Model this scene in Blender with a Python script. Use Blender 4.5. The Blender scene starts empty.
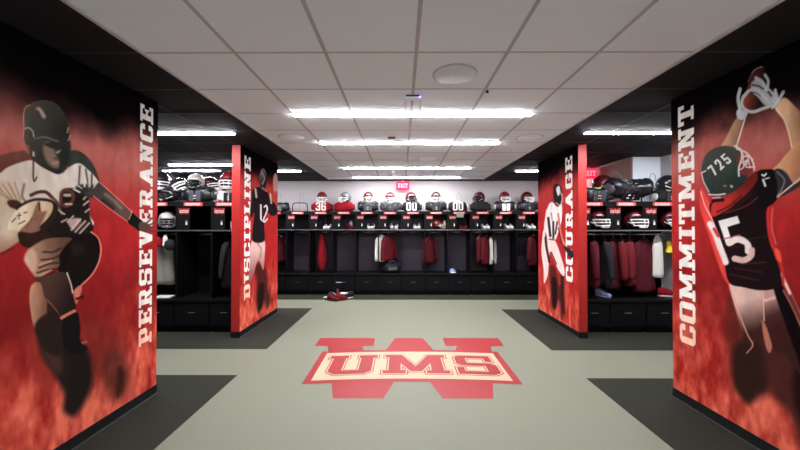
import bpy, bmesh, math, random
import numpy as np
from mathutils import Vector, Matrix
random.seed(7)
COL = bpy.context.scene.collection
R = math.radians
F = 344.0; EYE = 1.55; CEIL = 2.74

# ------------------------------------------------------------------ materials
def lin(c):
    return tuple(((v/255)/12.92 if v/255 <= .04045 else ((v/255+.055)/1.055)**2.4) for v in c)
def mat(name, rgb, rough=.6, spec=.4, metal=0, noise=0, nscale=20, bump=0, bscale=200, emit=0, coat=0):
    m = bpy.data.materials.new(name); m.use_nodes = True
    nt = m.node_tree; b = nt.nodes['Principled BSDF']
    c = lin(rgb)
    b.inputs['Base Color'].default_value = (*c, 1)
    b.inputs['Roughness'].default_value = rough
    b.inputs['Specular IOR Level'].default_value = spec
    b.inputs['Metallic'].default_value = metal
    b.inputs['Coat Weight'].default_value = coat
    if emit:
        b.inputs['Emission Color'].default_value = (*c, 1)
        b.inputs['Emission Strength'].default_value = emit
    if noise or bump:
        tc = nt.nodes.new('ShaderNodeTexCoord')
    if noise:
        n = nt.nodes.new('ShaderNodeTexNoise'); n.inputs['Scale'].default_value = nscale
        n.inputs['Detail'].default_value = 5
        nt.links.new(tc.outputs['Object'], n.inputs['Vector'])
        r = nt.nodes.new('ShaderNodeMixRGB')
        r.inputs[1].default_value = (*[v*(1-noise) for v in c], 1)
        r.inputs[2].default_value = (*[min(1, v*(1+noise)) for v in c], 1)
        nt.links.new(n.outputs['Fac'], r.inputs[0]); nt.links.new(r.outputs[0], b.inputs['Base Color'])
    if bump:
        n2 = nt.nodes.new('ShaderNodeTexNoise'); n2.inputs['Scale'].default_value = bscale
        nt.links.new(tc.outputs['Object'], n2.inputs['Vector'])
        bp = nt.nodes.new('ShaderNodeBump'); bp.inputs['Strength'].default_value = bump
        bp.inputs['Distance'].default_value = .01
        nt.links.new(n2.outputs['Fac'], bp.inputs['Height']); nt.links.new(bp.outputs[0], b.inputs['Normal'])
    return m
M = dict(
    vinyl=mat('grey_green_vinyl', (116,116,101), .55, .15, noise=.05, nscale=60),
    carpet=mat('charcoal_carpet', (46,46,39), .95, .1, noise=.25, nscale=90, bump=.5, bscale=500),
    tile=mat('white_ceiling_tile', (236,245,253), .9, .1, noise=.02, nscale=150),
    tgrid=mat('ceiling_grid_metal', (188,184,188), .6, .2),
    btile=mat('black_ceiling_tile', (26,26,29), .8, .2),
    bgrid=mat('black_grid_metal', (40,41,45), .6, .3),
    wall=mat('white_wall_paint', (174,168,168), .8, .2, noise=.02, nscale=8),
    dwall=mat('dark_wall_paint', (62,58,60), .8, .2),
    brown=mat('exit_glow_brown_cladding', (122,92,88), .7, .2, noise=.15, nscale=5),  # brown cladding with the exit sign's red glow mixed into its colour
    lam=mat('black_laminate', (11,10,12), .5, .12),
    lamb=mat('lit_laminate_locker_back', (54,46,56), .6, .3),  # locker laminate lightened: light on the back row put into its colour
    black=mat('black_rubber', (8,8,9), .6, .3),
    chrome=mat('brushed_chrome', (190,190,195), .3, .5, metal=1),
    alu=mat('aluminium_trim', (150,150,150), .4, .5, metal=1),
    redpaint=mat('red_panel_paint', (158,36,32), .4, .3),
    lred=mat('logo_red', (140,36,38), .5, .3),
    cream=mat('logo_cream', (172,152,124), .5, .3),
    led=mat('led_diffuser', (246,248,255), .5, .1, emit=92),
    ledb=mat('black_bay_led_diffuser', (246,248,255), .5, .1, emit=125),
    maroon=mat('maroon_shell', (66,11,18), .25, .5, coat=.25),
    redshell=mat('red_shell', (108,16,24), .25, .5, coat=.25),
    dshell=mat('dark_shell', (34,30,34), .2, .5, coat=.25),
    wshell=mat('white_shell', (160,156,148), .3, .5, coat=.4),
    sshell=mat('silver_shell', (95,95,100), .3, .5, coat=.25),
    white=mat('white_plastic', (225,222,218), .4, .4),
    offw=mat('white_cloth', (205,200,192), .9, .1, noise=.06, nscale=12),
    greyc=mat('grey_cloth', (124,122,112), .9, .1, noise=.12, nscale=14),
    redc=mat('red_cloth', (126,14,26), .85, .15, noise=.15, nscale=14),
    maroonc=mat('maroon_cloth', (90,19,26), .85, .15, noise=.2, nscale=14),
    dmaroonc=mat('dark_maroon_cloth', (72,18,25), .85, .15, noise=.2, nscale=14),
    blackc=mat('black_cloth', (26,25,28), .8, .2, noise=.2, nscale=14),
    padb=mat('black_pad_plastic', (21,21,25), .3, .5),
    padg=mat('grey_pad_plastic', (62,62,68), .35, .5),
    neon=mat('neon_green_trim', (130,190,90), .5, .3),
    wood=mat('pale_wood', (190,140,80), .6, .3),
    yellow=mat('yellow_cloth', (215,190,60), .8, .1),
    blue=mat('pale_blue_cloth', (150,170,220), .8, .1),
    plate=mat('red_name_plate', (190,60,60), .5, .3),
    platew=mat('pale_plate_print', (222,176,172), .5, .3),
    exitr=mat('exit_sign_red', (250,30,60), .5, .1, emit=1.3),
    exitw=mat('exit_sign_letters', (255,150,165), .5, .1, emit=.8),
    spk=mat('speaker_grille', (212,219,220), .8, .2, bump=.3, bscale=600),
    dark=mat('dark_plastic', (35,34,40), .5, .4),
    violet=mat('violet_indicator', (150,120,255), .5, .1, emit=3),
    hook=mat('grey_wire', (120,115,118), .4, .5, metal=.6),
)

# ------------------------------------------------------------------ mesh helpers
class MB:
    def __init__(s): s.v = []; s.f = []; s.m = []; s.sm = []
    def add(s, vs, fs, mi=0, smooth=False):
        o = len(s.v); s.v += [tuple(v) for v in vs]
        for f in fs: s.f.append([o+i for i in f]); s.m.append(mi); s.sm.append(smooth)
        return s
    def box(s, x0, x1, y0, y1, z0, z1, mi=0):
        vs = [(x, y, z) for z in (z0, z1) for y in (y0, y1) for x in (x0, x1)]
        return s.add(vs, [(0,2,3,1),(4,5,7,6),(0,1,5,4),(2,6,7,3),(0,4,6,2),(1,3,7,5)], mi)
    def quad(s, pts, mi=0): return s.add(pts, [tuple(range(len(pts)))], mi)
    def tube(s, pts, r, n=8, mi=0, closed=False, r1=None):
        pts = [Vector(p) for p in pts]; N = len(pts); rings = []
        for i, p in enumerate(pts):
            a = pts[i-1] if (i > 0 or closed) else p
            b = pts[(i+1) % N] if (i < N-1 or closed) else p
            t = (b-a).normalized()
            u = t.cross(Vector((0,0,1)))
            if u.length < .05: u = t.cross(Vector((0,1,0)))
            u.normalize(); w = t.cross(u)
            rr = r if r1 is None else r+(r1-r)*i/(N-1)
            rings.append([p+u*math.cos(2*math.pi*k/n)*rr+w*math.sin(2*math.pi*k/n)*rr for k in range(n)])
        vs = [q for g in rings for q in g]; fs = []
        for i in range(N if closed else N-1):
            j = (i+1) % N
            for k in range(n):
                fs.append((i*n+k, i*n+(k+1)%n, j*n+(k+1)%n, j*n+k))
        if not closed: fs += [tuple(range(n))[::-1], tuple((N-1)*n+k for k in range(n))]
        return s.add(vs, fs, mi, True)
    def loft(s, rings, mi=0, cap=True, smooth=True):
        n = len(rings[0]); vs = [q for g in rings for q in g]; fs = []
        for i in range(len(rings)-1):
            for k in range(n): fs.append((i*n+k, i*n+(k+1)%n, (i+1)*n+(k+1)%n, (i+1)*n+k))
        if cap: fs += [tuple(range(n))[::-1], tuple((len(rings)-1)*n+k for k in range(n))]
        return s.add(vs, fs, mi, smooth)
    def build(s, name, mats, parent=None, loc=None, bevel=0, solid=0, sub=0, flat=False):
        me = bpy.data.meshes.new(name); me.from_pydata(s.v, [], s.f); me.update()
        if not isinstance(mats, (list, tuple)): mats = [mats]
        for m in mats: me.materials.append(m)
        me.polygons.foreach_set('material_index', s.m); me.polygons.foreach_set('use_smooth', s.sm)
        if not flat:
            bm = bmesh.new(); bm.from_mesh(me); bmesh.ops.recalc_face_normals(bm, faces=bm.faces); bm.to_mesh(me); bm.free()
        o = bpy.data.objects.new(name, me); COL.objects.link(o)
        if parent: o.parent = parent
        if loc: o.location = loc
        if bevel:
            b = o.modifiers.new('b', 'BEVEL'); b.width = bevel; b.segments = 2; b.limit_method = 'ANGLE'
        if solid:
            b = o.modifiers.new('s', 'SOLIDIFY'); b.thickness = solid; b.offset = -1
        if sub:
            b = o.modifiers.new('u', 'SUBSURF'); b.levels = sub; b.render_levels = sub
        return o
def tag(o, label=None, cat=None, group=None, kind=None):
    if label: o['label'] = label
    if cat: o['category'] = cat
    if group: o['group'] = group
    if kind: o['kind'] = kind
    return o
def thing(name, label, cat, loc=(0,0,0), rz=0, group=None):
    o = bpy.data.objects.new(name, None); COL.objects.link(o)
    o.location = loc; o.rotation_euler = (0, 0, rz); o.empty_display_size = .1
    return tag(o, label, cat, group)
def copy_tree(o, parent=None):
    c = o.copy(); COL.objects.link(c); c.parent = parent
    for ch in [x for x in COL.objects if x.parent == o]: copy_tree(ch, c)
    return c
def struct(o): o['kind'] = 'structure'; return o
def sup(cx, cy, a, b, e, n=16, z=0):
    out = []
    for k in range(n):
        t = 2*math.pi*k/n; c, s_ = math.cos(t), math.sin(t)
        out.append((cx+a*math.copysign(abs(c)**(2/e), c), cy+b*math.copysign(abs(s_)**(2/e), s_), z))
    return out

# ------------------------------------------------------------------ block slab letters (convex pieces)
def Q(x0, y0, x1, y1): return [(x0,y0),(x1,y0),(x1,y1),(x0,y1)]
GL = {
 'I': (.5, [Q(0,0,.5,.17), Q(0,.83,.5,1), Q(.13,0,.37,1)]),
 'E': (.74, [Q(0,0,.74,.17), Q(0,.83,.74,1), Q(.1,0,.34,1), Q(.3,.42,.58,.58), Q(.58,0,.74,.31), Q(.58,.69,.74,1), Q(.48,.34,.58,.66)]),
 'P': (.74, [Q(.1,0,.34,1), Q(0,0,.48,.17), Q(0,.83,.55,1), [(.5,.36),(.62,.36),(.74,.48),(.74,.88),(.62,1),(.5,1)], Q(.3,.36,.55,.52)]),
 'R': (.86, [Q(.1,0,.34,1), Q(0,0,.43,.17), Q(0,.83,.55,1), [(.5,.42),(.62,.42),(.74,.52),(.74,.88),(.62,1),(.5,1)], Q(.3,.42,.55,.56), [(.38,.45),(.62,.45),(.8,0),(.55,0)], Q(.57,0,.86,.17)]),
 'S': (.72, [Q(.12,.83,.62,1), [(.56,.64),(.72,.64),(.72,1),(.56,1)], [(0,.53),(.12,.41),(.24,.41),(.24,1),(.12,1),(0,.88)], Q(.12,.41,.6,.59), [(.48,0),(.6,0),(.72,.12),(.72,.47),(.6,.59),(.48,.59)], Q(.1,0,.6,.17), Q(0,0,.16,.36)]),
 'C': (.74, [[(0,.12),(.12,0),(.26,0),(.26,1),(.12,1),(0,.88)], Q(.2,.83,.6,1), [(.5,.64),(.74,.64),(.74,.88),(.62,1),(.5,1)], Q(.2,0,.6,.17), [(.5,0),(.62,0),(.74,.12),(.74,.36),(.5,.36)]]),
 'G': (.76, [[(0,.12),(.12,0),(.26,0),(.26,1),(.12,1),(0,.88)], Q(.2,.83,.6,1), [(.52,.66),(.74,.66),(.74,.88),(.62,1),(.52,1)], Q(.2,0,.6,.17), [(.52,0),(.64,0),(.76,.12),(.76,.5),(.52,.5)], Q(.4,.38,.76,.53)]),
 'O': (.78, [[(0,.12),(.12,0),(.26,0),(.26,1),(.12,1),(0,.88)], [(.52,0),(.66,0),(.78,.12),(.78,.88),(.66,1),(.52,1)], Q(.2,.83,.6,1), Q(.2,0,.6,.17)]),
 'U': (.86, [Q(0,.83,.42,1), Q(.46,.83,.86,1), [(.1,.12),(.22,0),(.34,0),(.34,1),(.1,1)], [(.52,0),(.64,0),(.76,.12),(.76,1),(.52,1)], Q(.2,0,.66,.17)]),
 'V': (.86, [[(.3,0),(.54,0),(.34,1),(.08,1)], [(.32,0),(.56,0),(.78,1),(.54,1)], Q(0,.84,.4,1), Q(.48,.84,.86,1)]),
 'A': (.92, [[(.08,0),(.32,0),(.58,1),(.34,1)], [(.58,0),(.84,0),(.58,1),(.34,1)], Q(.26,.26,.66,.4), Q(0,0,.39,.17), Q(.5,0,.92,.17)]),
 'N': (.88, [Q(.1,0,.3,1), Q(.58,0,.78,1), [(.54,0),(.78,0),(.34,1),(.1,1)], Q(0,0,.4,.17), Q(0,.83,.32,1), Q(.46,.83,.88,1)]),
 'D': (.8, [Q(.1,0,.34,1), Q(0,.83,.6,1), Q(0,0,.6,.17), [(.54,0),(.66,0),(.8,.14),(.8,.86),(.66,1),(.54,1)]]),
 'L': (.7, [Q(.1,0,.34,1), Q(0,.83,.45,1), Q(0,0,.7,.17), Q(.54,0,.7,.36)]),
 'M': (1.08, [Q(.1,0,.31,1), Q(.77,0,.98,1), [(.44,.2),(.64,.2),(.34,1),(.1,1)], [(.44,.2),(.64,.2),(.98,1),(.74,1)], Q(0,0,.41,.17), Q(.67,0,1.08,.17), Q(0,.83,.3,1), Q(.78,.83,1.08,1)]),
 'T': (.8, [Q(.28,0,.52,1), Q(0,.83,.8,1), Q(0,.62,.16,1), Q(.64,.62,.8,1), Q(.14,0,.66,.17)]),
 'X': (.7, [[(0,0),(.24,0),(.7,1),(.46,1)], [(.46,0),(.7,0),(.24,1),(0,1)]]),
 '0': (.6, [[(0,.1),(.1,0),(.2,0),(.2,1),(.1,1),(0,.9)], [(.4,0),(.5,0),(.6,.1),(.6,.9),(.5,1),(.4,1)], Q(.1,.84,.5,1), Q(.1,0,.5,.16)]),
 '1': (.3, [Q(.1,0,.3,1), [(0,.7),(.12,.7),(.3,1),(.12,1)]]),
 '2': (.6, [Q(0,0,.6,.16), [(0,0),(.22,0),(.6,.5),(.6,.66),(.4,.56)], Q(.4,.5,.6,.92), Q(.08,.84,.54,1), Q(0,.66,.2,.92)]),
 '3': (.6, [Q(.08,0,.5,.16), Q(.08,.84,.5,1), [(.4,0),(.5,0),(.6,.1),(.6,.9),(.5,1),(.4,1)], Q(.2,.42,.5,.58), Q(0,.08,.2,.3), Q(0,.7,.2,.92)]),
 '5': (.6, [Q(0,.84,.58,1), Q(0,.45,.2,1), Q(0,.45,.5,.6), [(.4,0),(.5,0),(.6,.1),(.6,.5),(.5,.6),(.4,.6)], Q(.1,0,.5,.16), Q(0,.08,.2,.28)]),
 '6': (.6, [[(0,.1),(.1,0),(.2,0),(.2,1),(.1,1),(0,.9)], Q(.1,.84,.5,1), Q(.4,.7,.6,.92), Q(.1,.44,.5,.6), Q(.1,0,.5,.16), [(.4,0),(.5,0),(.6,.1),(.6,.5),(.5,.6),(.4,.6)]]),
 '7': (.6, [Q(0,.82,.6,1), [(.12,0),(.34,0),(.6,.84),(.38,.84)]]),
}
def ccw(p):
    a = sum(p[i-1][0]*p[i][1]-p[i][0]*p[i-1][1] for i in range(len(p)))
    return list(p) if a > 0 else list(p)[::-1]
LG = {
 'U': (.86, [Q(0,.84,.33,1), Q(.53,.84,.86,1), [(.07,.14),(.19,0),(.29,0),(.29,1),(.07,1)], [(.57,0),(.67,0),(.79,.14),(.79,1),(.57,1)], Q(.2,0,.66,.19)]),
 'M': (1.08, [Q(.09,0,.29,1), Q(.79,0,.99,1), [(.45,.1),(.63,.1),(.31,1),(.1,1)], [(.45,.1),(.63,.1),(.98,1),(.77,1)], Q(0,0,.37,.15), Q(.71,0,1.08,.15), Q(.02,.85,.25,1), Q(.83,.85,1.06,1)]),
 'S': (.8, [Q(.12,.85,.7,1), [(.62,.66),(.76,.66),(.76,1),(.62,1)], [(.02,.54),(.12,.43),(.24,.43),(.24,1),(.12,1),(.02,.9)], Q(.12,.43,.68,.58), [(.58,0),(.68,0),(.8,.1),(.8,.48),(.68,.58),(.58,.58)], Q(.1,0,.68,.15), Q(0,0,.14,.34)]),
}
def text_polys(txt, gap=.1):
    x = 0; out = []
    for ch in txt:
        w, ps = GL[ch]
        for p in ps: out.append([(x+a, b) for a, b in p])
        x += w+gap
    return out, x-gap
def grow(p, e):
    n = len(p); out = []
    for i in range(n):
        a = Vector(p[i-1]); b = Vector(p[i]); c = Vector(p[(i+1) % n])
        d1 = (b-a).normalized(); d2 = (c-b).normalized()
        n1 = Vector((d1.y, -d1.x)); n2 = Vector((d2.y, -d2.x)); k = n1+n2
        out.append(tuple(b+k*(e/max(.35, 1+n1.dot(n2)))))
    return out

# ------------------------------------------------------------------ the room
o = MB().box(-5, 4.3, -3, 8.68, -.1, 0).build('floor', M['vinyl']); struct(o)
cx0, cx1, cye = -1.74, 1.96, 8.32
c = MB()
c.box(cx0, cx1, -3, cye, CEIL, CEIL+.1, 0)
c.box(-5, cx0, -3, 8.68, CEIL, CEIL+.1, 1); c.box(cx1, 4.3, -3, 8.68, CEIL, CEIL+.1, 1); c.box(cx0, cx1, cye, 8.68, CEIL, CEIL+.1, 1)
struct(c.build('ceiling', [M['tile'], M['btile']]))
g = MB()
for k in range(-2, 3): x = .10+.614*k; g.box(x-.012, x+.012, -3, cye, CEIL-.003, CEIL-.0005)
for k in range(-9, 10): y = 2.31+.612*k; g.box(cx0, cx1, y-.007, y+.007, CEIL-.0025, CEIL-.0005)
struct(g.build('trim_1', M['tgrid']))
g = MB()
for xs in ((-4.81,-4.2,-3.58,-2.97,-2.35), (2.57,3.19,3.8)):
    for x in xs: g.box(x-.01, x+.01, -3, 8.6, CEIL-.003, CEIL-.0005)
for k in range(-8, 11):
    y = 2.31+.612*k
    g.box(-5, cx0-.03, y-.008, y+.008, CEIL-.0025, CEIL-.0005); g.box(cx1+.03, 4.3, y-.008, y+.008, CEIL-.0025, CEIL-.0005)
struct(g.build('trim_2', M['bgrid']))
g = MB().box(cx0-.022, cx0, -3, cye, CEIL-.012, CEIL-.0005).box(cx1, cx1+.022, -3, cye, CEIL-.012, CEIL-.0005)
struct(g.build('trim_3', M['tgrid']))
struct(MB().box(-5, 4.3, 8.6, 8.7, 0, CEIL).build('wall_back', M['wall']))
struct(MB().box(-5.1, -5, -3, 8.7, 0, CEIL).build('wall_left', M['dwall']))
struct(MB().box(4.3, 4.4, -3, 8.7, 0, CEIL).build('wall_right', M['wall']))
struct(MB().box(-5, 4.3, -3.1, -3, 0, CEIL).build('wall_front', M['tile']))
struct(MB().box(3.84, 4.3, 5.72, 5.8, 0, CEIL, 0).build('wall_alcove', M['tile']))
struct(MB().box(3.80, 3.84, 5.72, 8.6, 0, CEIL, 0).build('wall_passage', M['brown']))
struct(MB().box(-3.3, 3.79, 8.57, 8.598, 0, .12).build('baseboard_back', M['black']))

def carpet(x0, x1, y0, y1, label):
    tag(MB().box(x0, x1, y0, y1, .0, .003).build('carpet', M['carpet']), label, 'carpet')
carpet(-4.98, -1.735, 1.35, 3.64, 'charcoal carpet strip under the PERSEVERANCE panel')
carpet(-4.98, -1.735, 4.43, 6.69, 'charcoal carpet strip under the DISCIPLINE panel')
carpet(1.91, 4.28, 1.35, 3.58, 'charcoal carpet strip under the COMMITMENT panel')
carpet(1.91, 4.28, 4.40, 6.6, 'charcoal carpet strip under the COURAGE panel')
carpet(-4.98, 3.78, 7.5, 8.56, 'dark carpet band running along the foot of the back row of lockers')

# ------------------------------------------------------------------ floor logo and its small wall copies
def bow(x): return .06*(1-(x/1.1)**2)
def logo_layers():
    """(part name, material key, list of polygons) in plan metres, centre x=0, z from -.75 (bottom) to .98 (top)"""
    W = [[(-1.25,.65),(-.475,.65),(-.475,.98),(-1.25,.98)], [(1.25,.65),(1.25,.98),(.475,.98),(.475,.65)],
         [(-.731,-.75),(-.27,-.75),(-.625,.66),(-1.08,.66)], [(.731,-.75),(1.08,.66),(.625,.66),(.27,-.75)],
         [(-.27,-.75),(-.18,-.40),(-.5,.2),(-.6,.0)], [(.27,-.75),(.6,0),(.5,.2),(.18,-.40)],
         [(-.48,-.3),(.48,-.3),(.195,.98),(-.195,.98)], [(-.731,-.75),(-.27,-.75),(-.27,-.4),(-.8,-.4)], [(.731,-.75),(.8,-.4),(.27,-.4),(.27,-.75)]]
    def strip(hx, z0, z1, n=24):
        out = []
        for i in range(n):
            a = -hx+2*hx*i/n; b = -hx+2*hx*(i+1)/n
            out.append([(a, z0+bow(a)), (b, z0+bow(b)), (b, z1+bow(b)), (a, z1+bow(a))])
        return out
    lay = [('letter_w', 'lred', W), ('banner', 'lred', strip(1.10, -.47, .44)), ('banner_field', 'cream', strip(1.025, -.40, .37))]
    lt = []
    for ch, x0, w in (('U', -.95, .56), ('M', -.31, .73), ('S', .51, .45)):
        gw, ps = LG[ch]
        for p in ps: lt.append((x0, w/gw, p))
    for nm, mk, e in (('letter_outline', 'lred', .026), ('letter_gap', 'cream', .015), ('lettering', 'lred', 0)):
        ps = []
        for x0, s_, p in lt:
            q = [(x0+a*s_, -.28+b*.53) for a, b in p]
            if e: q = grow(q, e)
            ps.append([(a, b+bow(a)) for a, b in q])
        lay.append((nm, mk, ps))
    return lay
LOGO = logo_layers()
lg = thing('floor_logo', 'large red W with cream UMS banner set into the grey floor', 'floor logo', (.105, 3.9, 0))
for i, (nm, mk, ps) in enumerate(LOGO):
    b = MB()
    for j, p in enumerate(ps): b.quad([(x, y, .0012+.0016*i+.00003*j) for x, y in ccw(p)])
    b.build(nm, M[mk], lg, flat=True)

# ------------------------------------------------------------------ printed murals (vertex-coloured print on real panels)
def spline(pts, n=5):
    N = len(pts); out = []
    for i in range(N):
        p0, p1, p2, p3 = [np.array(pts[(i+k) % N], float) for k in (-1, 0, 1, 2)]
        for j in range(n):
            t = j/n
            out.append(.5*((2*p1)+(-p0+p2)*t+(2*p0-5*p1+4*p2-p3)*t*t+(-p0+3*p1-3*p2+p3)*t**3))
    return out
def spl_open(pts, n=5):
    P = [np.array(p, float) for p in pts]; P = [2*P[0]-P[1]]+P+[2*P[-1]-P[-2]]; out = []
    for i in range(1, len(P)-2):
        p0, p1, p2, p3 = P[i-1], P[i], P[i+1], P[i+2]
        for j in range(n):
            t = j/n; out.append(.5*((2*p1)+(-p0+p2)*t+(2*p0-5*p1+4*p2-p3)*t*t+(-p0+3*p1-3*p2+p3)*t**3))
    return out+[P[-2]]
def vnoise(x, y, seed):
    rs = np.random.RandomState(seed); T = rs.rand(64, 64)
    xi = np.floor(x).astype(int); yi = np.floor(y).astype(int); fx = x-xi; fy = y-yi
    fx = fx*fx*(3-2*fx); fy = fy*fy*(3-2*fy)
    a = T[yi % 64, xi % 64]; b = T[yi % 64, (xi+1) % 64]; c_ = T[(yi+1) % 64, xi % 64]; d = T[(yi+1) % 64, (xi+1) % 64]
    return (a*(1-fx)+b*fx)*(1-fy)+(c_*(1-fx)+d*fx)*fy
def fbm(x, y, seed, o_=4):
    s_ = 0; a = .5
    for k in range(o_): s_ = s_+a*vnoise(x*2**k, y*2**k, seed+k); a *= .5
    return s_/(1-.5**o_)
class Canvas:
    def __init__(s, X, Y, rgb): s.X = X; s.Y = Y; s.C = rgb
    def _blend(s, idx, al, col):
        if callable(col): col = col(s.X[idx], s.Y[idx])
        else: col = np.array(col, float)[None, :]
        s.C[idx] = s.C[idx]*(1-al[:, None])+col*al[:, None]
    def poly(s, pts, col, soft=.7, al=1, smooth=True, X=None, Y=None):
        X = s.X if X is None else X; Y = s.Y if Y is None else Y
        P = np.array(spline(pts) if smooth else pts, float)
        m = soft*2
        idx = np.nonzero((X > P[:,0].min()-m) & (X < P[:,0].max()+m) & (Y > P[:,1].min()-m) & (Y < P[:,1].max()+m))[0]
        if not len(idx): return
        x = X[idx]; y = Y[idx]; d = np.full(len(idx), 1e9); ins = np.zeros(len(idx), bool)
        for i in range(len(P)):
            a = P[i-1]; b = P[i]; e = b-a; L = e@e+1e-12
            t = np.clip(((x-a[0])*e[0]+(y-a[1])*e[1])/L, 0, 1)
            d = np.minimum(d, (x-a[0]-t*e[0])**2+(y-a[1]-t*e[1])**2)
            if a[1] != b[1]:
                c_ = ((a[1] > y) != (b[1] > y)) & (x < (b[0]-a[0])*(y-a[1])/(b[1]-a[1])+a[0])
                ins ^= c_
        d = np.sqrt(d); sd = np.where(ins, d, -d)
        k = np.clip(sd/(2*soft)+.5, 0, 1); k = k*k*(3-2*k)*al
        s._blend(idx, k, col)
    def stroke(s, pts, w, col, soft=.6, al=1, smooth=True):
        P = spl_open(pts) if (smooth and len(pts) > 2) else [np.array(p, float) for p in pts]
        P = np.array(P); m = w/2+soft*2; X, Y = s.X, s.Y
        idx = np.nonzero((X > P[:,0].min()-m) & (X < P[:,0].max()+m) & (Y > P[:,1].min()-m) & (Y < P[:,1].max()+m))[0]
        if not len(idx): return
        x = X[idx]; y = Y[idx]; d = np.full(len(idx), 1e9)
        for i in range(1, len(P)):
            a = P[i-1]; b = P[i]; e = b-a; L = e@e+1e-12
            t = np.clip(((x-a[0])*e[0]+(y-a[1])*e[1])/L, 0, 1)
            d = np.minimum(d, (x-a[0]-t*e[0])**2+(y-a[1]-t*e[1])**2)
        sd = w/2-np.sqrt(d)
        k = np.clip(sd/(2*soft)+.5, 0, 1)*al
        s._blend(idx, k, col)

def grad(c0, c1, a, b):
    """colour ramp along the line a -> b of the artwork"""
    c0 = np.array(c0, float); c1 = np.array(c1, float); a = np.array(a, float); e = np.array(b, float)-a; L = e@e
    def f(x, y):
        t = np.clip(((x-a[0])*e[0]+(y-a[1])*e[1])/L, 0, 1)[:, None]
        return c0*(1-t)+c1*t
    return f

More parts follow.
